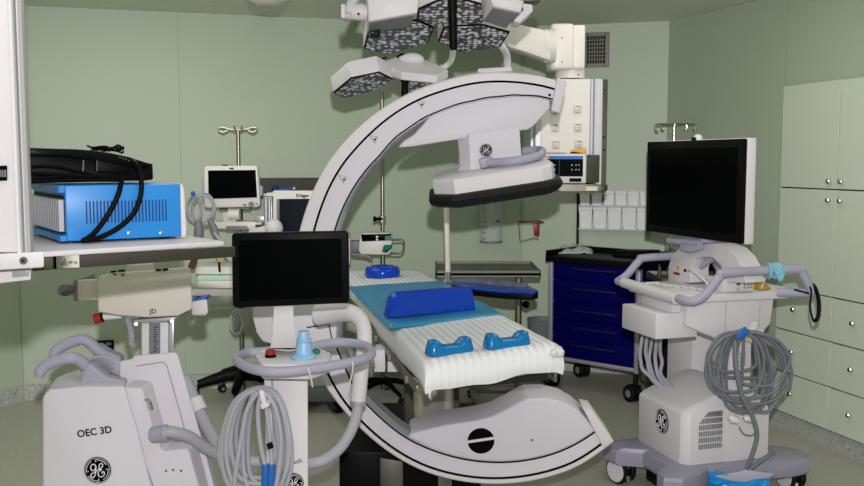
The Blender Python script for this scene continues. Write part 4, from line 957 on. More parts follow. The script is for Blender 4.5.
mb.use(PAPERC).tube([(ew * .40, .05, z_ + .011), (ew * .58, .055, z_ + .009)], [.010, .007], 8); tag(obj('handpiece', mb), 'pale orange and white tubular handpiece on top of the white medical unit', 'instrument')
# ------------------------------------------------------------------ wall items
j0 = BW.hit(491, 243, 1, -.075); rj = (BW.hit(502, 230, 1, -.075).x - BW.hit(480, 230, 1, -.075).x) / 2
jt = thing('suction_canister', 'clear graduated suction canister hanging on the back wall below the detector', 'canister', BW.w(j0.x, -.07, j0.z))
jh = BW.hit(491, 196, 1, -.075).z - j0.z; JM = BW.M @ Matrix.Translation((j0.x, -.075, j0.z))
mb = MB(JM, CLEAR); mb.lathe([(0, 0), (rj * .9, 0), (rj * .96, .01), (rj, jh), (rj * 1.06, jh), (rj * 1.06, jh + .008), (rj * .95, jh + .008), (rj * .9, .012), (0, .008)], 30); obj('jar', mb, jt)
mb = MB(JM, LABELW); mb.lathe([(rj * .9, jh + .008), (rj * 1.08, jh + .009), (rj * 1.08, jh + .025), (rj * .4, jh + .035), (0, jh + .035)], 30); obj('lid', mb, jt)
mb = MB(JM, GREYM)
for k in range(7): z = .04 + k * jh / 8.5; mb.box((-rj * .93, -rj * .38, z), (-rj * .7, -rj * .72, z + .003))
mb.use(BLUEP).box((rj * .1, -rj * 1.0, jh * .45), (rj * .42, -rj * .9, jh * .5)); obj('graduation', mb, jt)
mb = MB(JM, STEELD); mb.tube([(rj * .97 * math.cos(a * PI / 16), rj * .97 * math.sin(a * PI / 16), .012) for a in range(32)], .003, 6, closed=True); obj('base_ring', mb, jt)
mb = MB(JM, CLEAR); mb.tube(cr([(0, -.02, jh * .3), (.005, -.0, jh * .6), (0, 0, jh)], 6), .01, 10); obj('inner_tube', mb, jt)
mb = MB(JM, STEELD); mb.box((-.02, .04, jh - .02), (.02, .074, jh + .02), .003); obj('wall_mount', mb, jt)
h0 = CW.hit(537, 221, 1, -.02); rt_ = thing('wire_holder', 'empty wire ring holder with a dark red strap on the corner wall', 'holder', CW.w(h0.x, -.01, h0.z - .15))
ck = at(531, 222, 6.55); rr_ = 12.5 * 6.55 / FPX
mb = MB(m=BROWN); mb.tube([ck + V((rr_ * math.cos(a * PI / 20), rr_ * .95 * math.sin(a * PI / 20), 0)) for a in range(40)], .0035, 6, closed=True)
zz = at(520.5, 241.5, 6.55).z; mb.tube([ck + V((-rr_, 0, 0)), V((ck.x - rr_ * .86, 6.55, zz)), V((ck.x + .02, 6.5, zz + .03)), V((ck.x + rr_ * .6, 6.6, zz + .01)), V((ck.x + rr_ * .55, 6.62, ck.z))], .0032, 6); obj('wire_ring', mb, rt_)
mb = MB(m=DRED); mb.prism([at(*p, 6.60) for p in ((533.5, 220), (540, 220), (539.5, 236), (534, 235.5))], (0, .012, 0), .002); obj('strap', mb, rt_)
mb = MB(m=STEELD); mb.tube([at(536, 223, 6.61), at(536, 223, 6.61) + V((.0, .12, 0))], .006, 8); obj('wall_peg', mb, rt_)
# bin rack on the corner wall
b00 = CW.hit(578, 228.5, 1, -.11); b11 = CW.hit(652, 191, 1, -.11)
bk = thing('bin_rack', 'white rack of clear tip-out bins on the corner wall, above the blue cart', 'bin rack', CW.w((b00.x + b11.x) / 2, -.02, b00.z))
mid = CW.hit(600, 206, 1, -.11).z
mb = MB(CW.M, WHITE)
for z in (b00.z - .008, mid - .004, b11.z): mb.box((b00.x, -.10, z), (b11.x, -.003, z + .009), .001, 1)
mb.box((b00.x, -.012, b00.z), (b11.x, -.003, b11.z)); obj('rack_frame', mb, bk)
mb = MB(CW.M, BLACK); mb.box((b00.x - .022, -.03, b00.z - .16), (b00.x - .006, -.003, b11.z)); obj('wall_rail', mb, bk)
nth = ['first', 'second', 'third', 'fourth', 'fifth', 'sixth']
def bins(z0, z1, n, row, dep):
    w = (b11.x - b00.x) / n
    for k in range(n):
        x0, x1 = b00.x + w * k + .004, b00.x + w * (k + 1) - .004
        mb = MB(CW.M, FROST); fw = .004
        def tr_(x0, x1, y0, y1, z0, z1): return [(x0, y0, z0), (x1, y0, z0), (x1, y1, z0), (x0, y1, z0)]
        r0 = [V(p) for p in ((x0 + .008, -.02 - dep * .72, z0), (x1 - .008, -.02 - dep * .72, z0), (x1 - .008, -.016, z0), (x0 + .008, -.016, z0))]
        r1 = [V(p) for p in ((x0, -.02 - dep, z1), (x1, -.02 - dep, z1), (x1, -.016, z1), (x0, -.016, z1))]
        r2 = [V(p) for p in ((x0 + .004, -.016 - dep, z1), (x1 - .004, -.016 - dep, z1), (x1 - .004, -.02, z1), (x0 + .004, -.02, z1))]
        r3 = [V(p) for p in ((x0 + .012, -.016 - dep * .7, z0 + .004), (x1 - .012, -.016 - dep * .7, z0 + .004), (x1 - .012, -.02, z0 + .004), (x0 + .012, -.02, z0 + .004))]
        mb.loft([r0, r1, r2, r3]); mb.use(WHITE).box((x0 - .002, -.024 - dep, z1 - .022), (x1 + .002, -.018 - dep, z1 + .004), .001, 1)
        tag(obj('storage_bin', mb), f'clear plastic storage bin, {nth[k]} from the left in the {row} row of the rack', 'storage bin', 'clear bins on the corner wall')
bins(mid + .006, b11.z - .006, 6, 'upper', .08); bins(b00.z + .002, mid - .012, 5, 'lower', .085)
# ------------------------------------------------------------------ patient monitor, anaesthesia machine, IV poles behind
def pole(name, label, px_top, py_top, Y, parts, base_z=.0):
    t = at(px_top, py_top, Y); r = thing(name, label, 'IV pole', (t.x, t.y, 0)); mb = MB(m=STEEL)
    mb.cyl((t.x, t.y, .07), (t.x, t.y, t.z), .0125, seg=14); mb.cyl((t.x, t.y, .07), (t.x, t.y, 1.0), .016, seg=14); obj('pole', mb, r); return r, t
def starbase(r, t, L, ang0, m=BLACK, hgt=.1, n=5, k_=1.0):
    for k in range(n):
        a = ang0 + 2 * PI * k / n; d = V((math.cos(a), math.sin(a), 0)); e = V((t.x, t.y, 0)) + d * L
        mb = MB(m=m); mb.tube([V((t.x, t.y, hgt + .05)), V((t.x, t.y, hgt + .045)) + d * L * .35, V((e.x, e.y, hgt))], [.05 * k_, .042 * k_, .028 * k_], 12, sx=.8); leg = obj('base_leg', mb, r)
        caster('caster', (e.x, e.y, hgt), hgt, r, BLACKM, GREYM, .026, a)
iv, t = pole('iv_pole', 'steel drip pole with two curled hooks and a black star base, behind the patient monitor', 238, 129, 5.9, None)
starbase(iv, t, .28, R(200), BLACK, .13)
mb = MB(m=CHROME)
for sgn in (-1, 1):
    mb.tube(cr([at(238 + sgn * 1, 130, 5.85), at(238 + sgn * 8, 129.5, 5.85), at(238 + sgn * 16, 127.5, 5.85), at(238 + sgn * 19, 130, 5.85), at(238 + sgn * 15, 132.5, 5.85), at(238 + sgn * 10, 130.5, 5.85)], 5), .007, 8)
    mb.tube([at(238 + sgn * 3, 129, 5.84), at(238 + sgn * 4, 126, 5.82), at(238 + sgn * 3.5, 132, 5.80)], .005, 6)
obj('hook', mb, iv)
iv2, t2 = pole('iv_pole', 'steel drip pole seen through the arc, carrying the syringe pump', 382, 92, 5.95, None); starbase(iv2, t2, .24, R(-60), BLACK, .07, 5, .45)
mb = MB(m=BLACK); mb.tube([at(383, 219, 5.84), at(378, 219, 5.8), at(374, 219, 5.79)], [.008, .008, .019], 10); mb.use(CHROME).cyl(at(382, 222, 5.85), at(382, 216, 5.85), .024, seg=14); obj('height_knob', mb, iv2)
sp_ = thing('syringe_pump', 'white syringe pump with dark display and green clamp, on the drip pole', 'syringe pump', at(378, 256, 5.75))
mb = MB(m=CREAM); mb.prism([at(*p, 5.72) for p in ((359, 243), (360.5, 235), (364, 233), (390, 233), (392, 236), (391.5, 252), (388, 255), (361, 254.5), (358.5, 251))], (0, .11, 0), .008); obj('pump_body', mb, sp_)
mb = MB(m=SCREEN); mb.prism([at(*p, 5.715) for p in ((361, 234.5), (391, 233.8), (391.5, 240.5), (362, 241.5))], (0, .01, 0), .002); mb.use(GREEN); mb.prism([at(*p, 5.712) for p in ((385, 236), (391, 235.7), (391, 240), (385, 240.3))], (0, .008, 0)); mb.use(PALE); mb.box(at(376, 238, 5.712), at(378, 236, 5.712) + V((0, .01, 0))); mb.box(at(376, 240.5, 5.712), at(378, 239, 5.712) + V((0, .01, 0))); obj('pump_display', mb, sp_)
mb = MB(m=GREEN); mb.hull([at(*p, 5.69) for p in ((382, 252), (387, 253), (392, 248), (392.5, 244.5), (383.5, 245))] + [at(386, 249, 5.66)] + [at(*p, 5.72) for p in ((382, 252), (392, 244.5))], .003); obj('syringe_clamp', mb, sp_)
mb = MB(m=STEEL); mb.tube([at(391, 240, 5.75), at(402, 239.5, 5.75), at(404, 242, 5.75), at(403.5, 251, 5.75), at(400, 253.5, 5.75), at(390, 253.5, 5.75)], .0065, 8); obj('plunger_frame', mb, sp_)
mb = MB(m=GREYM); mb.box(at(349, 252, 5.76), at(360, 241, 5.76) + V((0, .08, 0)), .006); mb.prism([at(*p, 5.74) for p in ((350, 252), (370, 255), (373, 260), (366, 257.5), (352, 256))], (0, .05, 0), .003); mb.use(LABELW).box(at(345, 265, 5.7), at(350, 236, 5.7) + V((0, .06, 0)), .004); mb.use(AMBER).box(at(344.5, 238, 5.69), at(349.5, 233, 5.69) + V((0, .05, 0)), .003); obj('pump_bracket', mb, sp_)
am = thing('anaesthesia_machine', 'anaesthesia machine with a dark blue screen, partly hidden behind the arc and the touch display', 'anaesthesia machine', at(300, 390, 5.75) * 1 )
YM = 5.5
mb = MB(m=CREAM); mb.prism([at(*p, YM) for p in ((273, 190.5), (334, 191), (334, 245), (273, 245))], (0, .07, 0), .006); ms = obj('screen_housing', mb, am)
mb = MB(m=SCREENB); mb.prism([at(*p, YM - .003) for p in ((279, 199), (334, 198.5), (334, 238), (279, 238))], (0, .006, 0)); mb.use(GREYM); mb.prism([at(*p, YM - .004) for p in ((276.5, 199), (279.3, 199), (279.3, 238), (276.5, 238))], (0, .006, 0)); obj('screen', mb, ms)
mb = MB(m=INK); text_mb(mb, 'Dräger', plane_M(at(302.5, 195.7, YM - .0015), (1, 0, 0), (0, -1, 0)), .027, .0005, .0006); obj('lettering', mb, ms)
mb = MB(m=ALU)
for px in (266, 269.5): mb.cyl(at(px, 198, YM + .05), at(px, 240, YM + .05), .011, seg=12)
mb.box(at(264.5, 240, YM + .07), at(272, 197, YM + .07) + V((0, .1, 0)), .003); obj('side_post', mb, am)
mb = MB(m=CREAM); mb.box(at(266, 196.5, YM + .02), at(334, 193, YM + .02) + V((0, .3, 0)), .004); obj('top_deck', mb, am)
mb = MB(m=WHITE); q = at(274, 228, YM - .12); mb.ball(q, (.053, .05, .053)); mb.tube([q, at(262, 231, YM - .1), at(252, 232, YM - .05)], [.03, .026, .024], 12); obj('breathing_valve', mb, am)
zd = at(200, 266, 5.5).z
mb = MB(m=CREAM); mb.box((at(196, 266, 5.45).x, 5.45, zd - .045), (at(345, 266, 5.45).x, 5.75, zd), .006); obj('worktop', mb, am)
mb = MB(m=mat('pale_green_tray', 'b9d6c4', .4)); mb.box((at(197, 272, 5.40).x, 5.40, zd - .075), (at(300, 272, 5.40).x, 5.7, zd - .048), .003); mb.use(CREAM).box((at(197, 272, 5.40).x, 5.395, zd - .12), (at(300, 272, 5.40).x, 5.7, zd - .076), .006); obj('pull_out_shelf', mb, am)
mb = MB(m=CREAM); mb.box((at(270, 300, 5.6).x, 5.62, .16), (at(338, 300, 5.6).x, 5.95, zd - .046), .01); obj('machine_body', mb, am)
mb = MB(m=GREYM); mb.box((at(268, 300, 5.6).x, 5.55, .08), (at(342, 300, 5.6).x, 5.98, .159), .02); obj('machine_base', mb, am)
xa_, xb_ = at(271, 300, 5.6).x, at(338, 300, 5.6).x
for x, y in ((xa_, 5.6), (xb_, 5.6), (xa_, 5.93), (xb_, 5.93)): caster('caster', (x, y, .082), .085, am, BLACKM, GREYM, .034, .4)
# patient monitor on its arm, attached to the machine but a unit of its own
pm = thing('patient_monitor', 'white patient monitor with a black screen, below the drip pole hooks at the left', 'patient monitor', at(232, 208, 5.6))
mb = MB(m=CREAM); mb.prism([at(*p, 5.55) for p in ((204, 168.5), (205, 166), (255, 165.5), (257.5, 167), (260, 204.5), (258, 207), (206, 208), (204, 206))], (0, .06, 0), .008); mh = obj('monitor_housing', mb, pm)
mb = MB(m=SCREEN); mb.prism([at(*p, 5.547) for p in ((208, 170.5), (255.5, 170), (257, 197.5), (208.5, 199))], (0, .006, 0)); obj('screen', mb, mh)
mb = MB(m=GREYM); q = at(251.5, 204.3, 5.546); mb.cyl(q, q + V((0, -.012, 0)), .016, seg=18); mb.box(at(243, 206, 5.545), at(246, 204, 5.545) + V((0, .008, 0))); mb.box(at(256, 204.5, 5.545), at(257.8, 203, 5.545) + V((0, .008, 0))); mb.use(INK).box(at(229.5, 169, 5.545), at(233.5, 167.8, 5.545) + V((0, .008, 0))); mb.box(at(222, 166, 5.56), at(227, 164.6, 5.56) + V((0, .02, 0))); obj('monitor_controls', mb, mh)
mb = MB(m=GREYL); mb.box(at(202.5, 201, 5.57), at(205.5, 179, 5.57) + V((0, .05, 0)), .005); obj('side_module', mb, mh); mb = MB(m=GREYL); mb.box(at(258, 196, 5.57), at(262, 186, 5.57) + V((0, .05, 0)), .005); obj('side_module', mb, mh)
mb = MB(m=CREAM); mb.box(at(222, 222, 5.6), at(236, 211.5, 5.6) + V((0, .1, 0)), .01); mb.cyl(at(229, 214, 5.6), at(240, 214, 5.6), .035, seg=16); mb.use(STEELD).cyl(at(240, 220, 5.64), at(240, 207, 5.64), .018, seg=12); mb.box(at(219, 209.5, 5.6), at(250, 207.5, 5.6) + V((0, .06, 0)), .003)
mb.use(CREAM).box(at(214, 229, 5.6), at(262, 221.5, 5.6) + V((0, .1, 0)), .008); mb.use(GREYM).box(at(226, 230, 5.59), at(247, 226, 5.59) + V((0, .02, 0)), .003); mb.use(ALU).box(at(255, 222, 5.58), at(264, 216, 5.58) + V((0, .03, 0)), .003)
mb.use(STEELD).box(at(255, 229.5, 5.6), at(285, 224, 5.6) + V((0, .03, 0)), .003)
obj('mounting_arm', mb, pm)
wb = tag(obj('coiled_cable', MB(m=CABLE).tube(cr([at(203 + 11.5 * math.cos(a) + 1.5 * math.sin(a * .37), 209 + 15 * math.sin(a) + 2 * math.cos(a * .23), 5.5 - .001 * a) for a in [i * PI / 6 for i in range(0, 62)]], 2), .0042, 7).tube(cr([at(194 + 7.5 * math.cos(a) + math.sin(a * .4), 208 + 13 * math.sin(a), 5.48 - .001 * a) for a in [i * PI / 6 for i in range(0, 40)]], 2), .0042, 7)), 'grey monitoring leads coiled at the left side of the patient monitor', 'cable')
mb = MB(m=GREYM); mb.tube([at(198, 220, 5.45), at(199, 232, 5.45), at(199, 244, 5.45)], [.02, .03, .018], 10); obj('lead_plug', mb, wb); mb = MB(m=GREYM); mb.tube([at(209, 219, 5.45), at(214, 228, 5.45), at(218, 240, 5.45)], [.014, .022, .014], 10); obj('lead_plug', mb, wb); mb = MB(m=BLUEP); mb.ball(at(193, 193.5, 5.46), .014); obj('lead_clip', mb, wb)
mb = MB(m=CABLE); mb.tube(cr([at(214, 232, 5.44), at(222, 244, 5.44), at(226, 255, 5.44), at(231, 261, 5.44), at(240, 264, 5.44)], 6), .010, 8); mb.use(YEL).tube([at(217, 253, 5.42), at(219, 262, 5.42)], .008, 8); mb.use(BLACK).tube([at(219, 262, 5.42), at(219.8, 272, 5.42)], .007, 8); mb.use(BROWN).tube([at(195, 258, 5.42), at(191, 268, 5.42)], .02, 8); obj('hanging_lead', mb, wb)
# steel panel and small things behind the machine
mb = MB(m=STEELD); a, b = BW.hit(258, 193, 1, -.16), BW.hit(330, 178, 1, -.16)
ws = thing('wall_shelf', 'dull steel shelf with a raised back on the wall behind the anaesthesia machine', 'shelf', BW.w((a.x + b.x) / 2, -.05, a.z))
mb = MB(BW.M, DARKST); mb.box((a.x, -.02, a.z), (b.x, -.003, b.z), .001, 1); obj('back_panel', mb, ws)
mb = MB(BW.M, STEEL); mb.box((a.x, -.22, a.z - .02), (b.x, -.021, a.z - .001), .002, 1); obj('shelf_board', mb, ws)
zw = a.z
def onshelf(px): return BW.hit(px, 190, 1, -.15).x
mb = MB(BW.M, BLUED); x = onshelf(283); mb.ball((onshelf(275.5), -.14, zw + .027), (.027, .03, .026)); mb.use(BLUEP).hull([(x - .06, -.16, zw + .002), (x + .09, -.16, zw + .002), (x - .05, -.11, zw + .002), (x + .09, -.11, zw + .002), (x - .02, -.135, zw + .03), (x + .07, -.135, zw + .04)], .006); mb.use(CHROME).ball((onshelf(294), -.17, zw + .025), .017)
tag(obj('breathing_mask', mb), 'blue breathing mask parts on the steel shelf, above the dark blue screen', 'mask')
mb = MB(BW.M, RED); x = onshelf(303); mb.box((x - .012, -.15, zw + .001), (x + .03, -.11, zw + .02), .005); x = onshelf(313); mb.use(DRED).hull([(x - .02, -.17, zw + .001), (x + .05, -.17, zw + .001), (x, -.12, zw + .04), (x + .05, -.12, zw + .05), (x + .04, -.16, zw + .04)], .005); mb.use(PALE).ball((onshelf(316), -.185, zw + .024), .013)
tag(obj('valve_fitting', mb), 'small red fittings on the steel shelf beside the blue mask', 'fitting')
# breathing bag hanging at the drip pole
mb = MB(m=PAPERC)
for k in range(5):
    mb.tube(cr([at(241 + (k - 2) * 2.2 + 6 * math.cos(a + k), 322 + 12 * math.sin(a + k * .7), 5.84 + .01 * k) for a in [i * PI / 4 for i in range(9)]], 4), .009, 7)
mb.tube([at(243, 306, 5.92), at(243, 314, 5.86)], .006, 6)
tag(obj('tubing_coil', mb), 'clear tubing coiled on the drip pole, left of the white carriage', 'tubing')
# steel side table
zt_ = on_z(480, 268, 0) and at(480, 267, 5.75).z
a, b = at(436, 270, 5.6), at(541, 268, 5.6)
st = thing('instrument_table', 'low stainless steel table with a raised rim beyond the arm board', 'table', (at(490, 300, 5.75).x, 5.75, 0))
x0, x1 = at(435.5, 270, 5.55).x, at(540, 270, 5.55).x
zt_ = at(490, 272.5, 5.5).z
mb = MB(m=WORN); mb.box((x0, 5.5, zt_ - .02), (x1, 6.02, zt_ - .002), .002, 1)
for lo, hi in (((x0, 5.5), (x1, 5.51)), ((x0, 6.01), (x1, 6.02)), ((x0, 5.5), (x0 + .01, 6.02)), ((x1 - .01, 5.5), (x1, 6.02))): mb.box((lo[0], lo[1], zt_ - .03), (hi[0], hi[1], zt_ + .012), .002, 1)
obj('table_top', mb, st)
xl2 = at(518.5, 300, 5.76).x
mb = MB(m=STEEL); mb.cyl((xl2, 5.76, .1), (xl2, 5.76, zt_ - .02), .02, seg=16); mb.box((xl2 - .3, 5.72, .09), (xl2 + .03, 5.8, .13), .004); obj('leg', mb, st)
mb = MB(m=BLACK); q = at(522, 304.5, 5.74); mb.tube([q, at(526, 304.5, 5.74), at(529, 304.5, 5.74)], [.01, .026, .02], 12); obj('height_knob', mb, st)
mb = MB(m=STEEL); mb.box((xl2 - .3, 5.52, .08), (xl2 - .26, 5.98, .12), .004); mb.box((xl2 - .01, 5.52, .08), (xl2 + .03, 5.98, .12), .004); obj('foot_frame', mb, st)
for x, y in ((xl2 - .28, 5.54), (xl2 - .28, 5.96), (xl2 + .01, 5.54), (xl2 + .01, 5.96)): caster('caster', (x, y, .08), .08, st, BLACKM, GREYM, .026, .4)
# black wall outlet behind the push handles
mb = MB(BW.M, BLACK); a, b = BW.hit(94, 351, 1, 0), BW.hit(114, 339.5, 1, 0); mb.box((a.x, -.03, a.z), (b.x, -.002, b.z), .004); wo = obj('wall_outlet', mb); tag(wo, 'black outlet box on the back wall behind the grey push handles', 'outlet')
mb = MB(BW.M, GREYM)
for k in range(2): x = a.x + (b.x - a.x) * (.35 + .4 * k); mb.box((x - .02, -.034, b.z - .03), (x + .015, -.03, b.z - .012), .002)
obj('outlet_label', mb, wo)
# ------------------------------------------------------------------ blue cart
KX = Fr((.793, 6.27, 0), math.atan2(-.655, .756)); kw, kd_ = .69, .42
bc_ = thing('drawer_cart', 'navy blue drawer cart with a black worktop and grey corner posts, against the corner wall', 'cart', KX.w(kw / 2, kd_ / 2, 0))
kt = .93; zb0 = KX.hit(600, 363.5, 1, 0).z
mb = MB(KX.M, BLUECART); mb.box((.03, .018, zb0 + .01), (kw - .03, kd_, kt - .07), .004); obj('cart_body', mb, bc_)
zs = [KX.hit(590, y, 1, 0).z for y in (262.5, 283, 305, 322.5, 341, 361.5)]
for i in range(5):
    hi, lo = zs[i], zs[i + 1]
    mb = MB(KX.M, BLUECART); mb.box((.035, -.0, lo + .004), (kw - .035, .0175, hi - .004), .004); dr = obj('drawer', mb, bc_)
    mb = MB(KX.M, NAVYSLOT); z = hi - .055 if i < 4 else hi - .05; mb.box((kw * .27, -.012, z), (kw * .76, -.0005, z + .012), .003); obj('drawer_pull', mb, dr)
mb = MB(KX.M, BLACK); mb.box((-.015, -.025, kt - .065), (kw + .015, kd_ + .01, kt - .022), .008)
for lo, hi in (((-.015, kd_ - .01), (kw + .015, kd_ + .01)), ((-.015, -.02), (.0, kd_)), ((kw, -.02), (kw + .015, kd_))): mb.box((lo[0], lo[1], kt - .03), (hi[0], hi[1], kt + .012), .004)
obj('worktop', mb, bc_)
for x in (.0, kw - .034):
    mb = MB(KX.M, ALU); mb.box((x, -.008, zb0 - .03), (x + .034, .03, kt - .066), .008); obj('corner_post', mb, bc_)
mb = MB(KX.M, ALU); mb.box((.034, -.004, zb0 - .02), (kw - .034, .012, zb0 + .004), .003); mb.box((0, .03, zb0 - .03), (kw, kd_, zb0 + .008), .004); obj('bottom_rail', mb, bc_)
for x, y in ((.03, .03), (kw - .03, .02), (.05, kd_ - .03), (kw - .03, kd_ - .03)):
    p = KX.w(x, y, 0); caster('caster', (p.x, p.y, zb0 - .028), zb0 - .028, bc_, BLACKM, GREYM, .055, .5)
pq = at(674.5, 124, 6.12)
mb = MB(m=CHROME); mb.cyl((pq.x, pq.y, .55), pq, .0135, seg=14); pl_ = obj('drip_pole', mb, bc_)
mb = MB(m=CHROME)
for dx, dy, pz in ((-19, 129.5, 6.05), (-13, 128.5, 6.2), (12, 128.5, 6.2), (21, 128.5, 6.05)):
    mb.tube(cr([pq + V((0, 0, .0)), at(674.5 + dx * .8, 124.2, pz), at(674.5 + dx, 125, pz), at(674.5 + dx, dy, pz), at(674.5 + dx - 1.2 * (1 if dx > 0 else -1), dy + 1.8, pz), at(674.5 + dx - 2.8 * (1 if dx > 0 else -1), dy, pz)], 4), .006, 8)
obj('hook', mb, pl_)
mb = MB(m=PAPERC); f = lambda px, py, dz=0: KX.M @ V((KX.hit(px, py, 2, kt - .02).x, KX.hit(px, py, 2, kt - .02).y, kt - .021 + dz))
pb_ = bmesh.new(); bmesh.ops.create_grid(pb_, x_segments=14, y_segments=8, size=1)
for v in pb_.verts:
    x, y = v.co.x, v.co.y; b_ = f(576 + x * 18 + y * 2, 250.5 - y * 3)
    e_ = max(0, 1 - max(abs(x), abs(y)) ** 3); v.co = V((b_.x, b_.y, kt - .019 + .030 * e_ * (.8 + .9 * noise.noise(V((x * 3, y * 3, 5)))) + .022 * abs(noise.noise(V((x * 6, y * 5, 1))))))
r_ = bmesh.ops.extrude_face_region(pb_, geom=pb_.faces[:])
for v in [e for e in r_['geom'] if isinstance(e, bmesh.types.BMVert)]: v.co.z = max(kt - .0205, v.co.z - .006)
mb.merge(pb_)
tag(obj('instrument_pouch', mb, None, 20), 'crumpled clear pouch lying on the black top of the blue cart', 'pouch')
mb = MB(KX.M, BLACK); mb.hull([(.36, .2, kt - .021), (.66, .2, kt - .021), (.66, .38, kt - .021), (.36, .38, kt - .021), (.38, .22, kt + .02), (.64, .22, kt + .03), (.64, .36, kt + .03), (.4, .36, kt + .02)], .01); tag(obj('equipment_case', mb), 'flat black case on the right half of the blue cart top', 'case')
dt = thing('equipment_trolley', 'dark trolley with a grey tray between the blue cart and the workstation', 'trolley', (1.53, 5.55, 0))
mb = MB(m=BLACK); mb.box((1.36, 5.38, .15), (1.74, 5.72, .80), .01); mb.box((1.40, 5.42, .90), (1.72, 5.7, .98), .02); obj('trolley_body', mb, dt)
mb = MB(m=STEELD); mb.box((1.33, 5.34, .82), (1.76, 5.74, .84), .006)
for lo, hi in (((1.33, 5.34), (1.76, 5.35)), ((1.33, 5.73), (1.76, 5.74)), ((1.33, 5.34), (1.34, 5.74))): mb.box((lo[0], lo[1], .82), (hi[0], hi[1], .865), .003)
for x in (1.38, 1.72): mb.cyl((x, 5.6, .8), (x, 5.6, .92), .012, seg=10)
obj('trolley_tray', mb, dt)
for x, y in ((1.4, 5.42), (1.7, 5.42), (1.4, 5.68), (1.7, 5.68)): caster('caster', (x, y, .15), .15, dt, BLACKM, GREYM, .05, .3)
mb = MB(m=GREYM); q = on_z(548, 320, .0); mb.lathe([(.085, 0), (.1, .02), (.115, .42), (.12, .43), (.11, .43), (.1, .1)], 24, Matrix.Translation((at(543, 330, 6.55).x, 6.52, .0))); tag(obj('waste_bin', mb), 'dark grey waste bin in the shade left of the blue cart', 'bin')
MATS['mid_grey_plastic']
# ------------------------------------------------------------------ workstation at the right
WS = Fr((1.27, 4.30, 0), R(17))
H = WS.hit
wk = thing('imaging_workstation', 'white imaging workstation on wheels with a large black monitor and lavender grey handles', 'workstation', (1.27, 4.30, 0))
W = WS.M
mb = MB(W, GREYB)
bp = [(-.37, .26), (-.40, .20), (-.38, .12), (-.27, .06), (-.27, -.15), (-.36, -.22), (-.37, -.29), (-.30, -.33), (-.2, -.30), (-.12, -.245), (.16, -.245), (.30, -.27), (.42, -.25), (.47, -.18), (.45, -.1), (.3, -.02), (.3, .1), (.45, .18), (.45, .26), (.38, .29), (-.2, .27)]
def ringz(ins, z):
    c = V((.02, -.02)); return [V((c.x + (x - c.x) * (1 - ins), c.y + (y - c.y) * (1 - ins), z)) for x, y in bp]
mb.loft([ringz(.03, .105), ringz(0, .12), ringz(0, .165), ringz(.02, .18), ringz(.10, .19)]); obj('wheel_base', mb, wk, 25)
def bigcaster(x, y, ang):
    p = WS.w(x, y, .115); c, s = math.cos(ang), math.sin(ang); w = V((c, s, 0)); r = .064
    mb = MB(m=GREYB); mb.hull([V((p.x, p.y, z)) + w * a + V((-s, c, 0)) * b for a in (-.018, .018) for b, z in ((-.03, .115), (.05, .115), (.05, .06), (.0, .05))], .004); f = obj('caster', mb, wk)
    mb = MB(m=BLACKM); o = V((p.x, p.y, r + .001)) + V((-s, c, 0)) * .025
    for sg in (-1, 1):
        mb.use(BLACKM).tube([o + w * sg * .012, o + w * sg * .018, o + w * sg * .034, o + w * sg * .04], [r * .92, r, r, r * .93], 28)
        mb.use(WHITE).tube([o + w * sg * .0385, o + w * sg * .0425, o + w * sg * .043], [r * .82, r * .82, r * .5], 28)
    obj('wheel', mb, f)
    mb = MB(m=CHROME); q = o + w * -.03 + V((-s, c, 0)) * -.075; q.z = .05; mb.tube([q + V((0, 0, .01)), q + V((0, 0, -.02))], [.01, .007], 8); obj('brake_pedal', mb, f)
bigcaster(-.315, .145, R(35)); bigcaster(-.30, -.27, R(60)); bigcaster(.40, -.17, R(20)); bigcaster(.38, .22, R(20))
mb = MB(W, BLACK); mb.box((-.26, -.12, .05), (-.02, .05, .104), .01); obj('battery_box', mb, wk)
fx, sy = -.215, -.2
zft = H(641, 391, 0, fx).z; zst = H(700, 399, 1, sy).z
mb = MB(W, WHITE)
mb.hull([V(p) for p in ((fx, .205, .185), (fx, -.165, .185), (fx + .03, sy, .185), (.08, sy, .185), (.08, .205, .185), (fx, .205, zft - .02), (fx, -.165, zft - .02), (fx + .02, .2, zft), (fx + .02, -.16, zft), (fx + .03, sy, zft - .01), (.0, sy + .01, zst + .03), (.08, sy + .01, zst + .04), (.0, .2, zst + .03), (.08, .2, zst + .04))], .006)
bd_ = obj('base_cabinet', mb, wk)
M_ = plane_M(WS.M @ H(662, 421, 0, fx - .002), WS.M.to_3x3() @ V((0, -1, 0)), WS.M.to_3x3() @ V((-1, 0, 0))); mb = MB(); badge(mb, M_, .056); obj('maker_emblem', mb, bd_)
mb = MB(W, GREYM)
vx0, vx1 = H(699.5, 430, 1, sy).x, H(721.5, 430, 1, sy).x; vz0, vz1 = H(710, 449, 1, sy).z, H(710, 411, 1, sy).z
for k in range(13):
    x = vx0 + (vx1 - vx0) * k / 12; zt1 = vz1 - max(0, .05 * (1 - k / 5))
    rows_ = 6; dz = (vz1 - vz0) / rows_
    for r_ in range(rows_):
        lo_, hi_ = vz0 + r_ * dz + .002, vz0 + (r_ + 1) * dz - .004; hi_ = min(hi_, zt1)
        if hi_ > lo_ + .004: mb.box((x - .0032, sy - .0012, lo_), (x + .0032, sy + .004, hi_))
obj('vent_slots', mb, bd_)
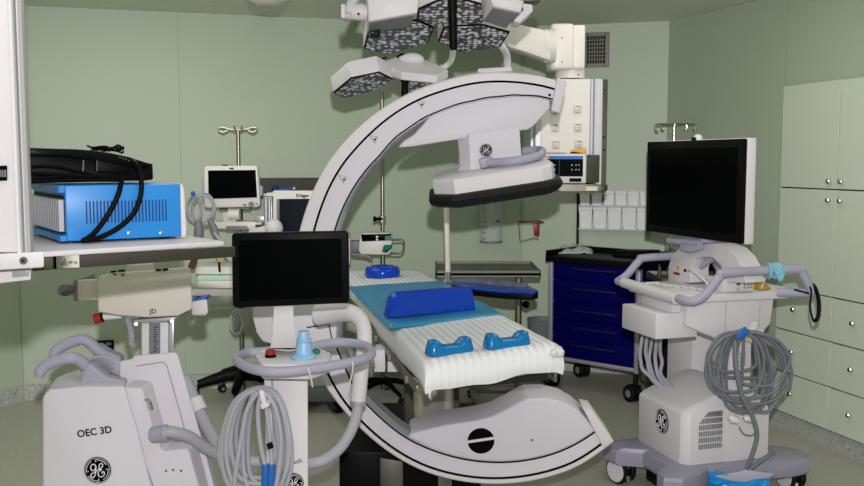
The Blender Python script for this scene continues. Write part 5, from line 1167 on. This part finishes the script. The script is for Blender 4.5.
# rear column and front column
cx0, cx1 = H(727, 380, 1, sy).x, H(768, 440, 1, sy).x
mb = MB(W, WHITE); xr0 = H(751, 350, 1, sy).x
mb.prism([V(p) for p in ((cx0, sy - .006, .185), (cx1, sy - .006, .185), (cx1, sy - .006, .40), (cx1 - .02, sy - .006, .46), (xr0, sy - .006, .52), (xr0, sy - .006, .84), (cx0 + .01, sy - .006, .84), (cx0, sy - .006, .5))], (0, .12, 0), .008); rc = obj('rear_column', mb, wk)
mb = MB(W, WHITE); mb.box((.05, sy + .08, .185), (cx1, .2, .42), .02, 3); obj('rear_cabinet', mb, wk)
mb = MB(W, GREYL); p, q = H(733, 367, 1, sy - .008), H(746, 351, 1, sy - .008); mb.box((p.x, sy - .009, p.z), (q.x, sy - .005, q.z)); mb.use(LABELW)
for k in range(4): mb.box((p.x + .01, sy - .0105, p.z + .012 + k * .016), (q.x - .01, sy - .0085, p.z + .018 + k * .016))
obj('rating_plate', mb, rc)
yl1, yl0 = H(667, 360, 0, .06).y, H(692, 360, 0, .06).y
mb = MB(W, WHITE); mb.box((.06, yl0, .4), (.19, yl1, .84), .006); obj('front_column', mb, wk)
# upper body, tray, drawer box
mb = MB(W, WHITE)
zb_, zt2 = H(720, 340, 1, -.22).z, .93
x0, x1 = H(687, 320, 1, -.22).x, H(768, 320, 1, -.22).x
mb.hull([V(p) for y in (-.22, .22) for p in ((x0, y, zt2), (x1 + .03, y, zt2), (x0, y, zb_ + .07), (x0 + .14, y, zb_ + .01), (x0 + .2, y, zb_), (x1 - .04, y, zb_ + .005), (x1 + .015, y, zb_ + .06))], .008); ub = obj('upper_housing', mb, wk)
mb = MB(W, GREYL); q0 = H(726, 308, 1, -.2212); mb.box((q0.x - .001, -.2215, zb_ + .02), (q0.x + .001, -.219, zt2 - .005)); q0 = H(760, 308, 1, -.2212); mb.box((q0.x - .001, -.2215, zb_ + .05), (q0.x + .001, -.219, zt2 - .005)); obj('panel_seam', mb, ub)
TZ = .962
mb = MB(W, WHITE)
trp = [(-.275, .215), (-.295, .18), (-.295, -.18), (-.275, -.225), (-.2, -.24), (.27, -.24), (.34, -.18), (.36, -.1), (.36, .15), (.3, .235), (-.2, .235)]
mb.prism([V((x, y, TZ - .034)) for x, y in trp], (0, 0, .034), .008, 3); obj('work_tray', mb, wk)
mb = MB(W, WHITE); mb.tube([(-.29, .235, .962), (-.292, .0, .956), (-.29, -.235, .95)], .0245, 16); obj('front_roll', mb, wk)
bxx = -.36
p1, p2 = H(622, 304.5, 0, bxx), H(656, 313, 0, bxx); zt3 = (p1.z + p2.z) / 2; zb3 = (H(621.5, 329, 0, bxx).z + H(656, 338.5, 0, bxx).z) / 2
x3 = H(687, 325, 1, p2.y).x
mb = MB(W, WHITE); mb.box((bxx, p2.y, zb3), (max(x3, -.15), p1.y, zt3), .006); kb = obj('drawer_box', mb, wk)
mb = MB(W, GREYM)
for y, z in ((p1.y - .01, zt3 + .0005), (p2.y + .04, zt3 + .0005), ((p1.y + p2.y) / 2, zt3 + .0005)): mb.box((bxx + .02, y - .004, z - .002), (bxx + .026, y + .004, z + .0005))
obj('scuff', mb, kb)
mb = MB(W, WHITE); mb.box((max(x3, -.15) - .12, p2.y + .02, zt3 - .004), (max(x3, -.15) - .02, p1.y - .02, .93), .003); obj('drawer_hanger', mb, wk)
# side handles
for sg, pts in ((-1, [(-.285, -.235, .953), (-.285, -.29, .951), (-.262, -.33, .955), (-.215, -.34, .985), (-.155, -.34, 1.052), (-.115, -.34, 1.07), (.23, -.34, 1.072), (.262, -.34, 1.06), (.312, -.34, .985), (.317, -.335, .968), (.30, -.31, .962), (.22, -.235, .958)]),
                (1, None)):
    if sg == 1: pts = [(x, -y, z) for x, y, z in [(-.285, -.235, .962), (-.285, -.30, .960), (-.262, -.325, .963), (-.215, -.335, .99), (-.155, -.335, 1.052), (-.115, -.335, 1.067), (.23, -.335, 1.072), (.262, -.335, 1.06), (.312, -.335, .985), (.317, -.33, .968), (.30, -.31, .962), (.22, -.235, .958)]]
    mb = MB(W, GREYL); mb.tube(cr(pts, 7), .0195, 14); obj('side_handle', mb, wk)
# arch that carries the monitor
ax_ = -.02
out = [(667.5, 283), (668, 266), (671.5, 255), (679, 248), (692, 244.5), (707, 243.5), (716, 243.5), (728, 248), (737, 257), (743, 269), (746, 283)]
inn = [(724, 283), (723, 274), (720, 265.5), (712, 258), (703, 256.5), (695, 259), (691, 268), (691, 283)]
mb = MB(W, WHITE); mb.prism([H(*p, 0, ax_) for p in out + inn], (.1, 0, 0), .008, 3); ar = obj('monitor_arch', mb, wk)
mb = MB(W, YEL); q = H(678, 268, 0, ax_ - .002); mb.box((ax_ - .003, q.y - .01, q.z - .008), (ax_, q.y + .01, q.z + .012)); mb.use(RED); q = H(676.5, 273.5, 0, ax_ - .002); mb.box((ax_ - .003, q.y - .026, q.z - .006), (ax_, q.y + .026, q.z + .006)); mb.use(INK); q = H(685, 270.5, 0, ax_ - .002); mb.ball((ax_ - .001, q.y, q.z), .008, seg=8); obj('warning_label', mb, ar)
mb = MB(W, GREYL)
p, q = H(669, 240.5, 0, -.06), H(700, 243, 0, -.06); mb.tube([p, q], .017, 12); p = H(686, 246, 0, -.06)
mb.hull([H(*k, 0, -.07) for k in ((680, 240), (702, 240), (704, 249), (690, 253), (680, 251))] + [H(*k, 0, .02) for k in ((680, 240), (702, 240), (704, 249), (690, 251), (680, 249))], .006); mb.box((-.06, -.06, 1.17), (.03, .1, 1.3), .01); obj('tilt_bracket', mb, wk)
# monitor
mx = -.085
m0, m1 = H(647, 142, 0, mx), H(742, 138.5, 0, mx); n0, n1 = H(645.5, 232, 0, mx), H(741.5, 243, 0, mx)
mz1, mz0 = (m0.z + m1.z) / 2, (n0.z + n1.z) / 2; my1, my0 = (m0.y + n0.y) / 2, (m1.y + n1.y) / 2
mb = MB(W, BLACK); mb.box((mx, my0, mz0), (mx + .022, my1, mz1), .005); mo = obj('monitor', mb, wk)
mb = MB(W, SCREEN); mb.box((mx - .0015, my0 + .035, mz0 + .035), (mx + .002, my1 - .035, mz1 - .035)); obj('screen', mb, mo)
mb = MB(W, WHITE); mb.box((mx + .0215, my0 - .002, mz0 - .002), (mx + .066, my1 + .002, mz1 + .003), .006); obj('monitor_back', mb, mo)
mb = MB(W, WHITE); q = H(698, 138, 0, mx + .04); mb.lathe([(.02, 0), (.02, .012), (.014, .022), (0, .026)], 18, Matrix.Translation((mx + .04, q.y, mz1 + .003))); mb.use(BLACK).cyl((mx + .02, q.y, mz1), (mx + .02, q.y, mz1 + .014), .012, seg=12); obj('light_sensor', mb, mo)
# hook for the cable
mb = MB(W, CREAM); p, q = H(748, 338, 1, -.25), H(753, 321, 1, -.25); mb.hull([V((p.x, -.262, p.z)), V((p.x + .02, -.262, p.z)), V((q.x, -.262, q.z)), V((q.x + .02, -.262, q.z)), V((p.x, -.205, p.z)), V((p.x + .02, -.205, p.z)), V((q.x, -.235, q.z)), V((q.x + .02, -.235, q.z))], .004); mb.box((p.x - .02, -.33, p.z - .012), (p.x + .03, -.21, p.z), .004); mb.box((p.x - .005, -.335, p.z - .012), (p.x + .02, -.322, p.z + .05), .003); obj('cable_hook', mb, wk)
for k, (px, by) in enumerate(((641, 372), (646, 380), (651, 384), (656, 380), (660, 376))):
    mb = MB(m=CABLE); mb.tube(cr([WS.M @ V((-.16, .2 - .03 * k, .9)), at(px, 345, 4.45), at(px + 2 * math.sin(k * 2), 362, 4.45), at(px + 4 + 3 * math.sin(k), by, 4.42), WS.M @ V((-.1, .13 - .03 * k, .445))], 6), .009 + .001 * (k % 2), 8); obj('hanging_cable', mb, wk)
mb = MB(W, GREYL); mb.tube([V((.02, .16, 1.0)), V((.06, -.02, 1.12))], .018, 10); obj('rear_strut', mb, wk)
# things on the workstation
tz = TZ
p = H(723, 292, 1, -.2); q = H(754, 292, 1, -.2)
mb = MB(W, WHITE); mb.box((p.x, -.2, tz + .001), (q.x, -.06, tz + .062), .004); bx = obj('interface_box', mb); tag(bx, 'small white box with printed symbols on the right side of the workstation tray', 'box')
mb = MB(W, BLUEP); c_ = lambda fx_, fz: V((p.x + (q.x - p.x) * fx_, -.201, tz + .062 * fz))
mb.cyl(c_(.48, .62), c_(.48, .62) + V((0, -.001, 0)), .010, seg=16); mb.use(YEL); a_ = [c_(.42, .14), c_(.54, .14), c_(.48, .36)]; mb.prism(a_, (0, -.001, 0)); mb.use(GREYM)
for fx_ in (.66, .78, .88):
    for fz in (.25, .45, .65): mb.box(c_(fx_, fz), c_(fx_, fz) + V((.01, -.001, .006)))
obj('printed_symbols', mb, bx)
mb = MB(W, AMBER); g0 = H(756, 291, 1, -.17)
mb.hull([V((g0.x, -.2, tz + .002)), V((g0.x + .07, -.19, tz + .002)), V((g0.x, -.1, tz + .002)), V((g0.x + .06, -.1, tz + .002)), V((g0.x + .01, -.18, tz + .04)), V((g0.x + .05, -.15, tz + .055)), V((g0.x + .02, -.12, tz + .04))], .006); mb.use(PAPERC).tube(cr([V((g0.x + .01, -.19, tz + .004)), V((g0.x + .03, -.195, tz + .06)), V((g0.x + .06, -.17, tz + .075)), V((g0.x + .075, -.12, tz + .03))], 5), .004, 6)
tag(obj('safety_goggles', mb), 'amber safety goggles on the tray behind the small white box', 'goggles')
mb = MB(W, PAPERC); mb.prism([V(v_) for v_ in ((-.25, .2, tz + .001), (-.25, -.17, tz + .001), (-.1, -.19, tz + .001), (-.06, .17, tz + .001))], (0, 0, .004), .001)
for k in range(6): mb.tube(cr([V((-.22 + .02 * k, .15 - .05 * k, tz + .006)), V((-.18 + .012 * k, .1 - .05 * k, tz + .012)), V((-.2 + .02 * k, .05 - .04 * k, tz + .006))], 4), .004, 6)
mb.use(LABELW).prism([V(v_) for v_ in ((-.21, .12, tz + .0062), (-.2, .0, tz + .0062), (-.12, -.01, tz + .0062), (-.13, .1, tz + .0062))], (0, 0, .001))
tag(obj('plastic_folder', mb), 'crinkled clear plastic sleeve with paper at the front of the workstation tray', 'folder')
mb = MB(W, WHITE); mb.tube(cr([V((-.04, .08, 1.03)), V((-.06, .0, 1.035)), V((-.05, -.08, 1.0)), V((-.04, -.13, tz + .006)), V((.0, -.16, tz + .006))], 6), .0055, 8); tag(obj('white_lead', mb), 'thin white lead drooping from the arch to the workstation tray', 'cable')
mb = MB(W, TISSUE); h0 = H(775, 271, 1, -.34).x
random.seed(5)
for k, (dx, tl) in enumerate(((-.03, .02), (.0, -.03), (.026, .025))):
    mb.tube([V((h0 + dx + tl * math.cos(a) * .3, -.34 + .0215 * math.cos(a), 1.071 + .0215 * math.sin(a))) for a in [i * PI / 10 for i in range(20)]], .008, 8, closed=True, sx=2.0)
mb.tube(cr([V((h0 - .02, -.362, 1.08)), V((h0 - .004, -.368, 1.055)), V((h0 + .006, -.37, 1.035)), V((h0 + .016, -.366, 1.05)), V((h0 + .03, -.362, 1.08))], 5), .009, 8)
tag(obj('tissue_strip', mb), 'pale blue strip of tissue tied round the right workstation handle', 'tissue')
mb = MB(W, TISSUE); mb.hull([V((.25, .312, 1.095)), V((.3, .312, 1.09)), V((.25, .358, 1.095)), V((.3, .358, 1.085)), V((.25, .31, 1.05)), V((.3, .31, 1.045))], .008); tag(obj('tissue_strip', mb), 'pale tissue wrapped round the far end of the left workstation handle', 'tissue')
lm = V((.306, -.34, .975))
mb = MB(W, BLACK); Ps = [lm + V((0, .0, .03)), lm + V((-.012, -.03, .0)), lm + V((-.02, -.034, -.06)), lm + V((.0, -.034, -.125)), lm + V((.025, -.034, -.11)), lm + V((.028, -.03, -.04)), lm + V((.012, -.02, .02))]
mb.tube(cr(Ps, 6, True), .009, 8, closed=True, sx=.45); mb.tube([H(794.5, 289.5, 1, -.36), H(809, 293.5, 1, -.365)], .004, 8); tag(obj('wrist_strap', mb), 'black strap looped over the rear end of the right workstation handle', 'strap')
cd = thing('coiled_cable', 'dark grey cable coiled on the side hook of the workstation', 'cable', at(748, 415, 3.98))
hung_coil('cable_loops', (745, 333), 3.99, [(709, 764, 392, -2), (706, 786, 398, 0), (714, 792, 404, 6), (722, 772, 413, 2), (711, 781, 378, -4), (736, 790, 386, 0), (718, 760, 402, 3), (707, 756, 372, 6), (742, 786, 412, 4), (726, 770, 409, -3)], .0072, CABLED, cd, .03)
mb = MB(m=CABLED); mb.tube(cr([at(735, 340, 3.96), at(736, 365, 3.95), at(742, 395, 3.95), at(753, 418, 3.96), at(757, 436, 3.97), at(751, 458, 3.98), at(744, 474, 3.99)], 7), .0105, 9); obj('cable_run', mb, cd)
mb = MB(m=CABLED); mb.tube(cr([at(745, 474, 3.99), at(756, 464, 4.0), at(768, 456, 4.02), at(773, 452, 4.05)], 6), .0105, 9); obj('cable_run', mb, cd)
mb = MB(m=BLUEP); mb.hull([at(*k, 3.93) for k in ((735, 338), (741, 341), (750, 332), (745, 326), (739, 330))] + [at(*k, 3.99) for k in ((736, 337), (749, 331), (740, 329))], .004); obj('blue_tie', mb, cd)
mb = MB(m=CREAM); mb.tube([at(729, 416, 4.02), at(733, 419, 4.02), at(738, 421, 4.02)], [.012, .02, .014], 10); mb.tube([at(744, 419, 4.02), at(748, 417, 4.02), at(753, 421, 4.03)], [.014, .02, .012], 10); mb.use(GREYM).tube(cr([at(739, 427, 4.03), at(744, 434, 4.03), at(752, 435, 4.03), at(758, 430, 4.03)], 5), .003, 6); obj('small_plugs', mb, cd)
bgm = MB(m=BAGB)
bm = bmesh.new(); bmesh.ops.create_grid(bm, x_segments=18, y_segments=10, size=1)
for v in bm.verts:
    x, y = v.co.x, v.co.y; base = at(738.5 + x * 30, 484 + y * 11, 3.93)
    v.co = base + V((0, .02 * noise.noise(V((x * 3, y * 3, 1))) - .012, .012 * noise.noise(V((x * 5, y * 2, 6)))))
r_ = bmesh.ops.extrude_face_region(bm, geom=bm.faces[:])
for v in [e for e in r_['geom'] if isinstance(e, bmesh.types.BMVert)]: v.co.y += .03
bgm.merge(bm); bg = obj('plastic_bag', bgm, None, 60); tag(bg, 'crumpled bright blue plastic bag hanging from the workstation base', 'bag')
mb = MB(m=GREYL); mb.prism([at(*k, 3.915) for k in ((714, 476), (740, 472), (745, 470), (775, 474), (770, 478), (752, 480), (746, 482.5), (728, 480.5))], (0, .012, 0), .003); obj('bag_flap', mb, bg)
# ------------------------------------------------------------------ light and camera
def light(name, kind, loc, energy, col, **k):
    l = bpy.data.lights.new(name, kind); l.energy = energy; l.color = col
    for a, b in k.items(): setattr(l, a, b)
    o = bpy.data.objects.new(name, l); C.objects.link(o); o.location = loc; return o
fl = light('camera_flash', 'POINT', (0.015, -.02, HC + .18), FLASH, (1, .97, 1), shadow_soft_size=.018)
L = fl.data; L.use_nodes = True; nt = L.node_tree; em = nt.nodes['Emission']; lf = nt.nodes.new('ShaderNodeLightFalloff'); lf.inputs['Strength'].default_value = FSTR
ad_ = nt.nodes.new('ShaderNodeMath'); ad_.operation = 'MULTIPLY_ADD'; ad_.inputs[1].default_value = 2.0
hf = nt.nodes.new('ShaderNodeMath'); hf.operation = 'MULTIPLY'; hf.inputs[1].default_value = .5
nt.links.new(lf.outputs['Constant'], hf.inputs[0]); nt.links.new(lf.outputs['Linear'], ad_.inputs[0]); nt.links.new(hf.outputs[0], ad_.inputs[2]); nt.links.new(ad_.outputs[0], em.inputs['Strength'])
for x, y, e, sx_, sy_ in ((-.9, 1.3, .35, 1.2, .6), (1.1, 1.3, .35, 1.2, .6), (-1.5, 4.3, 1.15, 1.6, 2.0), (1.2, 3.9, .75, 1.0, 1.8)):
    light('ceiling_luminaire', 'AREA', (x, y, ZC - .02), AREA * e, (1, 1, .95), shape='RECTANGLE', size=sx_, size_y=sy_)
w = bpy.data.worlds.new('surroundings'); S.world = w; w.use_nodes = True; bgn = w.node_tree.nodes['Background']; bgn.inputs[0].default_value = (.97, .96, .93, 1); bgn.inputs[1].default_value = WORLD
cam = bpy.data.cameras.new('camera'); co = bpy.data.objects.new('camera', cam); C.objects.link(co); co.location = CAM; co.rotation_euler = (PI / 2 - TH, 0, 0)
cam.sensor_width = 36; cam.lens = FPX / 864 * 36; cam.clip_start = .02; S.camera = co
vs = S.view_settings; S.display_settings.display_device = 'sRGB'; vs.view_transform = 'Standard'; vs.look = 'None'; vs.gamma = 1; vs.use_curve_mapping = False; vs.exposure = EXPO
